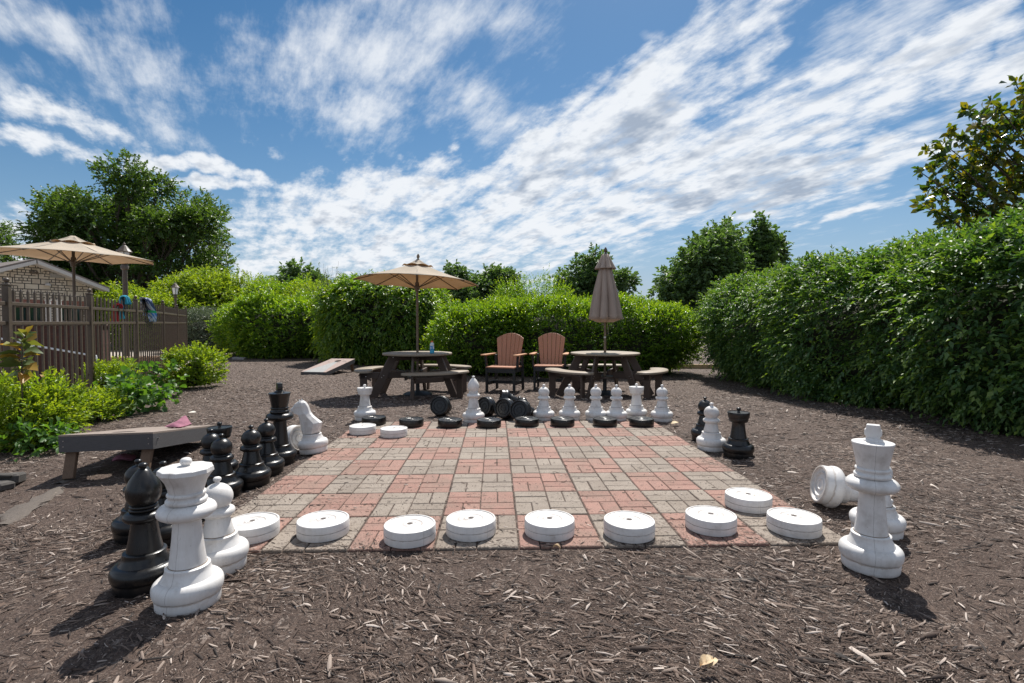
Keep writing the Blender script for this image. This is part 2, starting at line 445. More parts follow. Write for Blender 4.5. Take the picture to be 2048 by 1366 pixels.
# ================================================================== SETTING: mulch bed
def make_ground():
    xs = np.concatenate([np.linspace(-400, -30, 12), np.linspace(-24, -7, 18), np.linspace(-6.6, 7.4, 281), np.linspace(8, 26, 18), np.linspace(32, 400, 12)])
    ys = np.concatenate([np.linspace(-60, -2, 8), np.linspace(-1, 1.0, 8), np.linspace(1.1, 12, 219), np.linspace(12.6, 40, 30), np.linspace(50, 500, 14)])
    X, Y = np.meshgrid(xs, ys); Z = terrain(X, Y)
    X0, X1, Y0, Y1 = BX(0), BX(8), BY(0), BY(8)
    for i in range(len(ys)):
        for j in range(len(xs)):
            x, y = X[i, j], Y[i, j]
            if y < 14 and abs(x) < 9:
                d = max(X0-x, x-X1, Y0-y, y-Y1)
                w = min(1, max(0, d/.35))
                h = .014*fbm((x, y, 0), 1.6, 3)+.008*fbm((x, y, 0), 6, 9)
                Z[i, j] += h*w+(.0085 if d < -.03 else 0)
    V = np.stack([X, Y, Z], -1).reshape(-1, 3); nx = len(xs); ny = len(ys)
    I = (np.arange(ny-1)[:, None]*nx+np.arange(nx-1)).ravel()
    loops = np.stack([I, I+1, I+nx+1, I+nx], 1).ravel()
    o = npmesh('mulch_ground', V, loops, np.arange(len(I))*4, np.full(len(I), 4), M['soil'], smooth=True)
    tag(o, kind='structure')
BX0, BY0, T = -1.513, 2.471, .4064
def BX(i): return BX0+T*i+(.03 if i < .01 else 0)
def BY(j): return BY0+T*j-(.02 if j < .01 else 0)
make_ground()

# paved chessboard: basket-weave pavers, 8 x 8 squares of 8 bricks
def make_board():
    mbs = [MB(), MB()]
    for I in range(16):
        for J in range(16):
            red = ((I//2)+(J//2)) % 2 == 0
            x0, x1 = BX(I/2), BX((I+1)/2); y0, y1 = BY(J/2), BY((J+1)/2)
            for k in range(2):
                if (I+J) % 2 == 1: a = (x0, x1, y0+(y1-y0)*k/2, y0+(y1-y0)*(k+1)/2)
                else: a = (x0+(x1-x0)*k/2, x0+(x1-x0)*(k+1)/2, y0, y1)
                g = .0022+random.random()*.0012
                gx0 = g+(.0025 if (I % 2 == 0 and a[0] == x0) else 0); gx1 = g+(.0025 if (I % 2 == 1 and a[1] == x1) else 0)
                gy0 = g+(.0025 if (J % 2 == 0 and a[2] == y0) else 0); gy1 = g+(.0025 if (J % 2 == 1 and a[3] == y1) else 0)
                jx, jy = random.uniform(-.0012, .0012), random.uniform(-.0012, .0012)
                xa, xb, ya, yb = a[0]+gx0+jx, a[1]-gx1+jx, a[2]+gy0+jy, a[3]-gy1+jy
                top = .014+random.uniform(-.0018, .0018); tx, ty = random.uniform(-.008, .008), random.uniform(-.008, .008)
                c = .0035; vs = []
                cx, cy = (xa+xb)/2, (ya+yb)/2
                for (ins, z) in ((0, -.03), (0, top-c), (c, top)):
                    for (px, py) in ((xa+ins, ya+ins), (xb-ins, ya+ins), (xb-ins, yb-ins), (xa+ins, yb-ins)):
                        vs.append((px, py, z+((px-cx)*tx+(py-cy)*ty if z > 0 else 0)))
                fs = [(8, 9, 10, 11)]
                for L in (0, 4): fs += [(L+i, L+(i+1) % 4, L+4+(i+1) % 4, L+4+i) for i in range(4)]
                mbs[0 if red else 1].add(vs, fs)
    a = mbs[0].build('red_paving', M['red_paver']); b = mbs[1].build('tan_paving', M['tan_paver'])
    tag(a, kind='structure'); tag(b, kind='structure')
make_board()

# bark chips: real slivers of wood, thick near the viewer, thinning out far away (the sheet carries the far ones)
def make_chips():
    g = np.random.default_rng(5)
    C = []
    def zone(n, y0, y1, l0, l1, w):
        y = y0+(y1-y0)*g.random(n); half = (y*1.02+.9)
        x = (g.random(n)*2-1)*half
        C.append(np.stack([x, y, l0+(l1-l0)*g.random(n)**3.8, np.full(n, w)], 1))
    zone(88000, 1.15, 2.9, .007, .058, .85); zone(130000, 1.15, 3.2, .004, .014, 1.1); zone(90000, 2.6, 5.0, .009, .055, .95); zone(70000, 2.9, 5.2, .007, .018, 1.7); zone(115000, 4.6, 9., .014, .06, 1.6); zone(60000, 8., 15., .022, .06, 2.6); zone(1100, 1.2, 3.2, .045, .12, 1.1); zone(1300, 3., 6.5, .05, .12, 1.3)
    A = np.concatenate(C); n = len(A)
    x, y, l = A[:, 0], A[:, 1], A[:, 2]
    # bare trodden patches hold fewer chips
    bare = np.array([fbm((a, b, 0), .9, 21)+.35*fbm((a, b, 0), 3.5, 4) for a, b in zip(x, y)])
    keep = g.random(n) < np.clip(.74-bare*1.05, .28, 1.)
    X0, X1, Y0, Y1 = BX(0), BX(8), BY(0), BY(8)
    d = np.maximum.reduce([X0-x, x-X1, Y0-y, y-Y1])
    strip = (d > 0) & (d < .12)
    keep |= strip & (g.random(n) < .55)
    ins = d < .012
    edge = np.clip(-d/.5, 0, 1)
    keep &= ~ins | (g.random(n) < .11+.40*(1-edge)**5+(.55*(1-np.clip((y-Y0)/.13, 0, 1)) if True else 0)*(y > Y0-.02)*(fb(x)))
    A = A[keep]; x, y, l = A[:, 0], A[:, 1], A[:, 2]; ins = ins[keep]; n = len(A)
    l = np.where(ins, np.clip(l, .009, .030), l)
    w = np.clip(l*(.06+.18*g.random(n)**1.6), .0017, np.where(l > .07, .017, .010))*A[:, 3]**.5; th = w*(.25+.35*g.random(n))
    z = terrain(x, y)+np.where(ins, .0160, 0)+g.random(n)*.006*(~ins)
    near = (y < 12) & (np.abs(x) < 8) & ~ins
    X0_, X1_ = X0, X1
    dd = np.maximum.reduce([X0-x, x-X1, Y0-y, y-Y1]); wd = np.clip(dd/.35, 0, 1)
    zz = np.array([.014*fbm((a, b, 0), 1.6, 3)+.008*fbm((a, b, 0), 6, 9) for a, b in zip(x, y)])
    z = z+zz*wd*near
    flow = np.array([fbm((a, b, 4), .8, 31) for a, b in zip(x, y)])*2.2-.35
    yaw = np.where(g.random(n) < .62, flow+g.normal(0, .42, n), g.random(n)*2*PI); pit = g.normal(0, .10, n)*np.where(ins, .2, 1); rol = g.normal(0, .35, n)*np.where(ins, .3, 1)
    big = ~ins & (g.random(n) < .05); pit = np.where(big, g.normal(0, .35, n), pit)
    ax = np.stack([np.cos(yaw)*np.cos(pit), np.sin(yaw)*np.cos(pit), np.sin(pit)], 1)
    up0 = np.array([0, 0, 1.]); sd = nrm(np.cross(up0, ax)); un = np.cross(ax, sd)
    s2 = sd*np.cos(rol)[:, None]+un*np.sin(rol)[:, None]; u2 = np.cross(ax, s2)
    c = np.stack([x, y, z+th*.4+np.abs(np.sin(pit))*l*.35], 1)
    bend = g.normal(0, .022, n)*l
    q = []
    for (a, b, e) in ((-.5, -.35, -.5), (-.5, .3, -.5), (-.47, 0, .35), (.0, -.5, -.5), (.02, .5, -.5), (.02, -.30, .5), (-.02, .30, .5), (.5, -.2, -.5), (.5, .25, -.5), (.45, .05, .3)):
        j = 1+.2*g.normal(size=n)
        q.append(c+ax*(a*l)[:, None]+s2*(b*w*j+(bend if abs(a) < .1 else 0))[:, None]+u2*(e*th)[:, None])
    V = np.stack(q, 1).reshape(-1, 3)
    F = [(0, 2, 1), (0, 3, 5, 2), (2, 5, 6), (1, 2, 6, 4), (3, 7, 9, 5), (5, 9, 6), (4, 6, 9, 8), (7, 8, 9)]
    flat = np.array([i for f in F for i in f]); tot = np.array([len(f) for f in F])
    loops = (np.arange(n)[:, None]*10+flat).ravel(); totals = np.tile(tot, n); starts = np.concatenate([[0], np.cumsum(totals)[:-1]])
    o = npmesh('bark_chips', V, loops, starts, totals, M['chip'])
    tag(o, 'loose brown and grey bark chips strewn over the ground and paving edge', 'bark mulch', kind='stuff')
def fb(x): return np.array([1. if mnoise.noise(Vector((a*2.3, 1.7, .3))) > -.12 else .25 for a in x])
make_chips()

# ================================================================== CHESS PIECES
def arc(r0, z0, r1, z1, rc, n=8, a0=-90, a1=90, sq=1.):
    """bulging torus-like moulding between two heights, outermost radius rc"""
    out = []
    for i in range(n+1):
        t = R(a0+(a1-a0)*i/n); zc = (z0+z1)/2; hz = (z1-z0)/2
        rb = r0 if t < 0 else r1
        out.append((rb+(rc-rb)*math.cos(t)**sq, zc+hz*math.sin(t)))
    return out
BASEP = [(.002, .016), (.026, .016), (.028, .011), (.033, .011), (.035, .017), (.062, .018), (.066, .009), (.073, .009), (.077, .017), (.092, .017), (.096, .003), (.100, .0), (.1085, .002), (.1105, .008), (.1120, .040), (.1115, .044), (.1125, .047)] + \
    arc(.1125, .047, .092, .108, .1215, 10)+[(.086, .118), (.080, .130), (.0765, .140), (.0770, .146), (.0765, .152), (.072, .1555), (.060, .1558)]
def base_part(mat, parent, foot=True):
    return MB().lathe(BASEP, 56).build('base', mat, parent, 40)
def seam(parent):
    if parent.children[0].active_material == M['black']: return
    MB().lathe([(.0645, .1545), (.0665, .1568), (.0645, .1585)], 40, cap0=False, cap1=False).build('seam', M['groove'], parent, 60)

def pawn(color, label='pawn'):
    m = M[color]; r = empty('chess_pawn')
    base_part(m, r); seam(r)
    MB().lathe([(.064, .1562), (.0635, .162), (.056, .190), (.0500, .215), (.0465, .234)]+arc(.0465, .234, .046, .272, .0695, 10)+[(.044, .276)], 48).build('stem', m, r, 40)
    s = [(.044, .272)]
    for i in range(15):
        t = R(-52+i*(52+74)/14); s.append((.062*math.cos(t), .3175+.0595*math.sin(t)))
    MB().lathe(s, 48).build('head', m, r, 40)
    MB().lathe([(.0165, .372), (.0105, .378), (.0095, .384), (.012, .389)]+arc(.012, .387, .003, .406, .0165, 8, -60, 80)+[(.001, .4065)], 24).build('knob', m, r, 40)
    return r
def rook(color):
    m = M[color]; r = empty('chess_rook')
    base_part(m, r); seam(r)
    MB().lathe([(.064, .1562), (.063, .164), (.056, .205), (.051, .245), (.0485, .277), (.050, .283)], 48).build('stem', m, r, 40)
    MB().lathe([(.048, .283), (.066, .286), (.0735, .296), (.075, .312), (.0745, .318), (.0805, .321), (.0835, .345), (.0845, .360), (.0825, .3655), (.0775, .366), (.0755, .3615), (.02, .3605)], 56).build('battlement', m, r, 32)
    MB().lathe([(.013, .360), (.0105, .364), (.0095, .378)]+arc(.0095, .378, .004, .402, .0175, 8, -70, 80)+[(.001, .4025)], 24).build('knob', m, r, 40)
    return r
def bishop(color):
    m = M[color]; r = empty('chess_bishop')
    base_part(m, r); seam(r)
    MB().lathe([(.064, .1562), (.063, .165), (.055, .205), (.049, .245), (.0455, .272)]+arc(.0455, .274, .045, .318, .0735, 10)+[(.045, .3185)]+arc(.045, .3185, .045, .331, .0525, 5)+[(.0455, .3315)]+arc(.046, .3315, .046, .343, .0505, 5)+[(.0435, .344)], 48).build('stem', m, r, 40)
    MB().lathe([(.0435, .343), (.054, .357), (.0605, .372), (.0635, .390), (.0630, .406), (.0585, .424), (.049, .444), (.037, .463), (.025, .478), (.0155, .487), (.0105, .4895)], 48).build('mitre', m, r, 45)
    MB().lathe([(.0165, .4865), (.0100, .490), (.0095, .493)]+arc(.0095, .491, .003, .512, .0165, 8, -60, 80)+[(.001, .5125)], 24).build('knob', m, r, 40)
    return r
TALL = [(.064, .1562), (.0635, .165), (.057, .215), (.052, .265), (.0485, .315), (.048, .338)]+arc(.048, .340, .060, .402, .1015, 12)+[(.0635, .4025)]+arc(.0635, .403, .0635, .422, .0715, 6)+[(.0625, .4235)]+arc(.0625, .432, .0625, .446, .0665, 6)+[(.0600, .447)]
def king(color):
    m = M[color]; r = empty('chess_king')
    base_part(m, r); seam(r)
    MB().lathe(TALL, 56).build('stem', m, r, 40)
    MB().lathe([(.0595, .446), (.062, .462), (.070, .505), (.0795, .549), (.0808, .554), (.0795, .5575), (.06, .5600), (.037, .563)], 56).build('crown', m, r, 32)
    c = MB().lathe([(.0385, .5605), (.038, .566), (.0355, .5695), (.030, .5715), (.027, .574), (.027, .578)], 32)
    cr = [(-.026, .576), (.026, .576), (.0265, .585), (.0315, .590), (.0325, .600), (.0315, .611), (.0265, .616), (.0255, .630), (.0225, .6345), (-.0225, .6345), (-.0255, .630), (-.0265, .616), (-.0315, .611), (-.0325, .600), (-.0315, .590), (-.0265, .585)]
    c.prism(cr, -.0185, .0185, lambda p: Vector((p.x, p.z, p.y)))
    o = c.build('cross', m, r, 30); b = o.modifiers.new('b', 'BEVEL'); b.width = .004; b.segments = 3; b.limit_method = 'ANGLE'; b.angle_limit = R(50)
    return r
def queen(color):
    m = M[color]; r = empty('chess_queen')
    base_part(m, r); seam(r)
    MB().lathe([(a, .1562+(b-.1562)*.965) for a, b in TALL], 56).build('stem', m, r, 40)
    def scal(rad, z, t):
        if z < .500: return rad
        k = min(1, (z-.500)/.010); return rad*(1-.055*k*abs(math.cos(t*5.5)))
    c = MB().lathe([(.0595, .436), (.061, .447), (.0705, .478), (.0845, .499), (.0868, .502), (.0955, .512), (.0935, .5265), (.0915, .5285), (.04, .5345), (.015, .5355)], 88, mod=scal)
    c.build('crown', m, r, 25)
    MB().lathe([(.0155, .5345), (.0115, .538), (.011, .541)]+arc(.011, .538, .004, .566, .0205, 8, -60, 80)+[(.001, .5665)], 28).build('knob', m, r, 40)
    return r
def knight(color):
    m = M[color]; r = empty('chess_knight')
    base_part(m, r); seam(r)
    S = [(.1562, -.064, .064, .063), (.192, -.074, .080, .060), (.236, -.080, .096, .052), (.268, -.086, .060, .047), (.300, -.090, .026, .046), (.326, -.098, .008, .045), (.336, -.138, .004, .042), (.352, -.162, .000, .040), (.376, -.166, -.006, .038), (.392, -.140, -.012, .039), (.418, -.118, -.026, .035), (.436, -.092, -.046, .022)]
    vs = []; fs = []
    for z, a, b, t in S:
        c = .34
        for (u, v) in ((a, t*(1-c*1.3)), (a+(b-a)*.20, t), (b-(b-a)*.25, t), (b, t*.35), (b, -t*.35), (b-(b-a)*.25, -t), (a+(b-a)*.20, -t), (a, -t*(1-c*1.3))):
            vs.append((u, v, z+(a-u)*-.04))
    for i in range(len(S)-1):
        for k in range(8): k2 = (k+1) % 8; fs.append((i*8+k2, i*8+k, (i+1)*8+k, (i+1)*8+k2))
    fs.append(tuple(range(8))); fs.append(tuple((len(S)-1)*8+k for k in range(8))[::-1])
    h = MB().add(vs, fs).build('horse_head', m, r)
    bv = h.modifiers.new('b', 'BEVEL'); bv.width = .0035; bv.segments = 2; bv.limit_method = 'ANGLE'; bv.angle_limit = R(14)
    e = MB()
    for s in (-1, 1): e.add([(-.085, s*.012, .425), (-.045, s*.010, .425), (-.062, s*.034, .424), (-.072, s*.022, .456)], [(0, 1, 3), (1, 2, 3), (2, 0, 3), (0, 2, 1)])
    e.build('ear', m, r)
    mn = MB()
    for i in range(5):
        z = .408-.030*i; b = (-.020, -.008, .002, .010, .022)[i]
        mn.box((b-.012, 0, z), (.020, .034, .022), Euler((0, R(24), 0)), .006)
    mn.build('mane', m, r)
    return r
def checker(color):
    rr = .127; m = M['white_disc'] if color == 'white' else M[color]
    prof = [(.120, 0), (.1255, .002), (.1268, .006), (.1272, .0358), (.1225, .0368), (.1225, .0382), (.1272, .0392), (.1268, .069), (.1250, .0735), (.1215, .075), (.1175, .0742), (.1155, .0708), (.1135, .0700),
            (.080, .0704), (.070, .0712), (.064, .0726), (.061, .0700), (.056, .0690), (.040, .0712), (.034, .0745), (.030, .0752), (.0265, .0735), (.0235, .0712), (.020, .0735), (.017, .0750), (.0145, .0745), (.012, .066), (.004, .065)]
    o = MB().lathe(prof, 72).build('checker', m, None, 35)
    return o

PROTO = {}
def piece(kind, color, loc, rz, label, group, lying=None, rx=0.):
    key = (kind, color)
    if key not in PROTO: PROTO[key] = {'pawn': pawn, 'rook': rook, 'bishop': bishop, 'king': king, 'queen': queen, 'knight': knight}[kind](color); o = PROTO[key]
    else: o = copy_tree(PROTO[key])
    if lying is not None:
        t = {'pawn': 12.4, 'bishop': 9.2, 'rook': 8.0}[kind]
        h = Matrix.Rotation(R(lying), 4, 'Z') @ Matrix.Rotation(R(90+t), 4, 'Y') @ Matrix.Rotation(R(rz), 4, 'Z')
        zl = .1215/math.cos(R(t))+.078*math.sin(R(t))
        d = Vector((math.cos(R(lying)), math.sin(R(lying)), 0))*-.078
        h.translation = Vector(loc)+d+Vector((0, 0, zl-.006))
        o.matrix_world = h
        o.location = h.translation; o.rotation_euler = h.to_euler()
    else:
        o.location = loc; o.rotation_euler = (rx, 0, R(rz))
    tag(o, label, 'chess piece', group)
    return o
WG, BG = 'white giant chess pieces', 'black giant chess pieces'
def stand(kind, color, px, py, rz, label, extra=0., r=.112, rx=0.):
    p = ground(px, py, r, extra)
    return piece(kind, color, p, rz, label, WG if color == 'white' else BG, rx=rx)
# near corners
stand('king', 'white', 1740, 1154, -118, 'tall white chess king with crack down its crown, front right corner')
for o in bpy.data.objects:
    if o.name.startswith('cross') and o.parent: o.rotation_euler = (0, 0, R(81))
stand('queen', 'white', 378, 1234, -97, 'white chess queen with scalloped crown, frontmost piece at left')
stand('bishop', 'black', 292, 1196, 0, 'large glossy black chess bishop beside the white queen, nearest of the black pieces')
stand('pawn', 'white', 438, 1157, 20, 'white chess pawn right behind the white queen at the front left')
stand('pawn', 'white', 1753, 1082, 60, 'white chess pawn standing hidden behind the white king')
stand('pawn', 'black', 330, 1100, 60, 'black chess pawn half hidden between black bishop and white queen')
stand('pawn', 'black', 280, 1086, 30, 'black chess pawn showing only its head above the big black bishop')
piece('pawn', 'black', ground(376, 1046), 40, 'black chess pawn lying on its side behind the black bishop, knob to the left', BG, lying=187)
piece('pawn', 'white', ground(1664, 1014), 40, 'fallen white chess pawn lying behind the white king, base towards the board', WG, lying=-12)
# left row
stand('rook', 'black', 441, 960, 0, 'black chess rook standing behind the two left black pawns')
stand('pawn', 'black', 424, 985, 0, 'black chess pawn in front of the black rook, leftmost of its cluster')
stand('pawn', 'black', 445, 1005, 0, 'black chess pawn nearest the viewer in the left black cluster')
stand('pawn', 'black', 504, 979, 0, 'black chess pawn standing alone by the paving edge in front of the king')
stand('pawn', 'black', 534, 956, 0, 'black chess pawn touching the black king on its left side')
stand('king', 'black', 561, 934, -57, 'tall black chess king at the left edge of the paving')
kn = stand('knight', 'white', 628, 911, -12, 'white chess knight leaning at the left edge of the paving', r=.105); kn.rotation_euler = (0, R(-6), R(-12)); kn.location.z += .006
piece('pawn', 'white', ground(588, 906), 0, 'fallen white chess piece behind the black king showing its ringed base', WG, lying=152)
# far row
stand('rook', 'white', 730, 843, 0, 'white chess rook at the far left corner of the paving')
stand('bishop', 'white', 947, 848, 10, 'white chess bishop standing in the far row, tallest white piece there')
for px, py, lab in ((1087.5, 844, 'white pawn right of the fallen black pieces, first pawn of the far row'), (1139, 843.5, 'second white pawn of the far row, behind the gap between two black checkers'),
                    (1191.5, 844, 'third white pawn of the far row, under the closed parasol'), (1232.5, 845, 'fourth white pawn of the far row, touching the white rook on its left'),
                    (1323.5, 845, 'last white pawn of the far row, right of the white rook')):
    stand('pawn', 'white', px, py, px*7, lab)
stand('rook', 'white', 1272.5, 840, 30, 'white chess rook among the pawns of the far row')
# far right group
stand('pawn', 'black', 1409, 886, 0, 'black chess pawn hidden behind a white pawn on the far right')
stand('pawn', 'white', 1422, 905, 0, 'white chess pawn beside the black rook on the right of the paving')
stand('rook', 'black', 1476, 920, 0, 'black chess rook on the mulch at the right of the paving')
# fallen black pieces at the back
piece('pawn', 'black', ground(882, 832), 10, 'black chess piece lying alone with its round base facing the viewer', BG, lying=78)
piece('pawn', 'black', ground(975, 834), 0, 'fallen black pawn right behind the white bishop, base to the viewer', BG, lying=50)
piece('pawn', 'black', ground(1012, 838), 50, 'fallen black pawn in the middle of the fallen heap, base to the viewer', BG, lying=58)
piece('pawn', 'black', ground(1043, 842), 90, 'fallen black pawn nearest the row of white pawns, base to the viewer', BG, lying=62)
piece('pawn', 'black', ground(1012, 815), 0, 'fallen black pawn behind the heap, its head and knob showing', BG, lying=5)

# checkers
ck = {}
def put_checker(color, px, py, label):
    if color not in ck: ck[color] = checker(color); o = ck[color]
    else: o = ck[color].copy(); COL.objects.link(o)
    p = ground(px, py, .127)
    on = BX(0) < p.x < BX(8) and BY(0) < p.y < BY(8)
    p = ground(px, py, .127, .0145)
    o.location = (p.x, p.y, p.z+(.001 if on else -.004)); o.rotation_euler = (0, 0, px*1.7)
    tag(o, label, 'checker', '%s giant checkers' % color)
for px, py, lab in ((505, 1090, 'white checker on the red square beside the white pawn, leftmost in front'), (647, 1086, 'white checker on a tan square, second from the left in the front row'),
                    (820, 1098.5, 'white checker overhanging the front edge of the paving, nearest the viewer'), (942, 1085.5, 'white checker on a tan square in the front row, left of the middle one'),
                    (1099, 1086, 'white checker on the red square in the middle of the front row'), (1258, 1088.5, 'white checker with tiny dark spot, just right of the middle in the front row'),
                    (1421, 1074, 'white checker on the red square to the right in the front row'), (1496, 1027.5, 'white checker set one row further back on the right'),
                    (1587, 1077.5, 'scratched white checker on the tan corner square beside the white king'), (725.5, 871, 'white checker at the far left corner of the paving'),
                    (788, 877, 'white checker next to the one in the far left corner, in front of black checkers')):
    put_checker('white', px, py, lab)
for px, py, lab in ((748, 852, 'black checker in front of the white rook, leftmost of the far row'), (823, 856, 'second black checker of the far row, left of the lone fallen piece'),
                    (900, 857.3, 'black checker just left of the white bishop'), (978, 857.6, 'black checker just right of the white bishop'),
                    (1054, 855, 'black checker in front of the fallen black pieces'), (1125, 855, 'black checker in front of the second white pawn'),
                    (1210, 855, 'black checker between the third and fourth white pawn of the far row'), (1283, 855, 'rightmost black checker, in front of the white rook')):
    put_checker('black', px, py, lab)

# ================================================================== FURNITURE
M['recycled_tan'] = simple('tan_boards', (.27, .215, .155), .55, .12, 6, bstr=.25, stretch_=(4, 60, 60))
M['recycled_brown'] = simple('brown_boards', (.085, .058, .044), .55, .15, 6, bstr=.2, stretch_=(20, 20, 20))
M['steel'] = simple('bolt_steel', (.6, .6, .6), .3, .1, 30, metal=1, bstr=0)
M['bronze'] = simple('bronze_paint', (.085, .062, .043), .45, .2, 20, bstr=.05)
M['terracotta'] = simple('terracotta_boards', (.47, .225, .135), .5, .10, 8, bstr=.25, stretch_=(50, 50, 4))
M['arm'] = simple('cedar_boards', (.50, .24, .11), .5, .12, 8, bstr=.25, stretch_=(50, 50, 4))
M['black_board'] = simple('black_boards', (.022, .024, .026), .5, .15, 8, bstr=.2)
def fabric(name, col, trans):
    m, nt, bs = newmat(name); v = objco(nt)
    w = noise(nt, stretch(nt, v, (400, 400, 400)), 1, 2)
    b = noise(nt, v, 2.5, 5, .6)
    c = mixc(nt, 1., ramp(nt, b, [(.3, tuple(q*.86 for q in col)), (.7, col)]), ramp(nt, w, [(.3, g3(.85)), (.7, g3(1.08))]), 'MULTIPLY')
    nt.links.new(c, bs.inputs['Base Color']); bs.inputs['Roughness'].default_value = .9
    bs.inputs['Specular IOR Level'].default_value = .2
    tr = N(nt, 'ShaderNodeBsdfTranslucent'); nt.links.new(mixc(nt, 1., c, (1.12, .90, .64), 'MULTIPLY'), tr.inputs[0])
    mx = N(nt, 'ShaderNodeMixShader'); mx.inputs[0].default_value = trans
    nt.links.new(bs.outputs[0], mx.inputs[1]); nt.links.new(tr.outputs[0], mx.inputs[2]); nt.links.new(mx.outputs[0], nt.nodes['Material Output'].inputs[0])
    bump(nt, bs, noise(nt, v, 6, 3), .15, .02)
    return m
M['canopy'] = fabric('beige_canvas', (.64, .57, .465), .34)
M['canopy2'] = fabric('taupe_canvas', (.47, .375, .31), .12)
M['pole'] = simple('pole_bronze', (.16, .115, .075), .4, .25, 15, bstr=.05)

def picnic_table(loc, rz, label):
    t = empty('picnic_table', loc, rz); tag(t, label, 'picnic table', 'round picnic tables')
    top = MB()
    top.lathe([(.035, .745), (.56, .745), (.590, .742), (.596, .735), (.596, .716), (.590, .710), (.035, .710), (.035, .745)], 72, cap0=False, cap1=False).build('tabletop', M['recycled_tan'], t, 40)
    fr = MB()
    for k in range(3):
        a = R(60*k+30); d = Vector((math.cos(a), math.sin(a), 0))
        fr.bar(-d*.50+Vector((0, 0, .664+.0*k)), -d*.045+Vector((0, 0, .664)), .036, .088, bev=.004); fr.bar(d*.50+Vector((0, 0, .664)), d*.045+Vector((0, 0, .664)), .036, .088, bev=.004)
    fr.lathe([(.042, .60), (.06, .60), (.06, .705), (.042, .705)], 12, cap0=False, cap1=False)
    for k in range(3):
        th = R(120*k)
        for s in (-1, 1):
            a = th+R(26)*s; d = Vector((math.cos(a), math.sin(a), 0))
            fr.bar(d*.20+Vector((0, 0, .365)), d*.99+Vector((0, 0, .385)), .036, .100, bev=.004)
        for q in (.22, .58): 
            a, b = th-R(26), th+R(26)
            fr.bar((math.cos(a)*q, math.sin(a)*q, .31), (math.cos(b)*q, math.sin(b)*q, .31), .034, .085, bev=.004)
    fr.lathe([(.05, .30), (.21, .30), (.21, .335), (.05, .335), (.05, .30)], 24, cap0=False, cap1=False)
    fr.build('frame', M['recycled_brown'], t)
    for k in range(3):
        th = R(120*k); ben = MB(); n = 20; vs = []; fs = []
        for i in range(n+1):
            u = i/n*2-1; a = th+R(37)*u; e = (1-abs(u)**7*.9)
            rm, hw = .915, .145*math.sqrt(max(.06, e))
            for (r_, z) in ((rm-hw, .438), (rm-hw, .462), (rm-hw+.008, .470), (rm+hw-.008, .470), (rm+hw, .462), (rm+hw, .438)):
                vs.append((r_*math.cos(a), r_*math.sin(a), z))
        for i in range(n):
            for j in range(6): j2 = (j+1) % 6; fs.append((i*6+j2, i*6+j, (i+1)*6+j, (i+1)*6+j2))
        fs.append(tuple(range(6))); fs.append(tuple(n*6+j for j in range(6))[::-1])
        ben.add(vs, fs).build('bench', M['recycled_tan'], t, 50)
        for s in (-1, 1):
            a = th+R(26)*s; d = Vector((math.cos(a), math.sin(a), 0)); sd = Vector((-d.y, d.x, 0))*.038*s
            lg = MB().bar(d*.43+sd+Vector((0, 0, .705)), d*.80+sd+Vector((0, 0, -.01)), .036, .135, up=d, bev=.004).build('leg', M['recycled_brown'], t)
            q = MB(); q.bar(d*.925+Vector((0, 0, .437)), d*.925+Vector((0, 0, -.01)), .036, .115, up=d, bev=.004)
            q.bar(d*.80+Vector((0, 0, .30)), d*1.0+Vector((0, 0, .40)), .030, .03, bev=.002)
            q.build('leg', M['recycled_brown'], t)
            bt = MB()
            for (rr_, z) in ((.445, .675), (.605, .375), (.64, .345), (.90, .372)):
                o_ = d*rr_+sd*1.55+Vector((0, 0, z)); bt.tube([o_-sd*.1, o_+sd.normalized()*.004], .008, 8)
            bt.build('bolt', M['steel'], lg)
    return t
def pleat_canopy(rad, zr, za, r0=.10, sag=.03, ribs=8, sub=6, scal=.02):
    vs = []; fs = []; nr = 7; nt_ = ribs*sub
    for i in range(nr+1):
        u = i/nr; r = r0+(rad-r0)*u
        for k in range(nt_):
            f = (k % sub)/sub; th = 2*PI*k/nt_; c = math.cos(PI/ribs)/math.cos((f-.5)*2*PI/ribs)
            m = math.sin(f*PI)
            rr_ = r*c*(1-.012*m*u); z = za+(zr-za)*u-sag*math.sin(u*PI)*.5*(1)-sag*m*math.sin(min(1, u*1.05)*PI)*.8+scal*m*u**4
            vs.append((rr_*math.cos(th), rr_*math.sin(th), z))
    for i in range(nr):
        for k in range(nt_):
            k2 = (k+1) % nt_; fs.append((i*nt_+k, i*nt_+k2, (i+1)*nt_+k2, (i+1)*nt_+k))
    return MB().add(vs, fs)
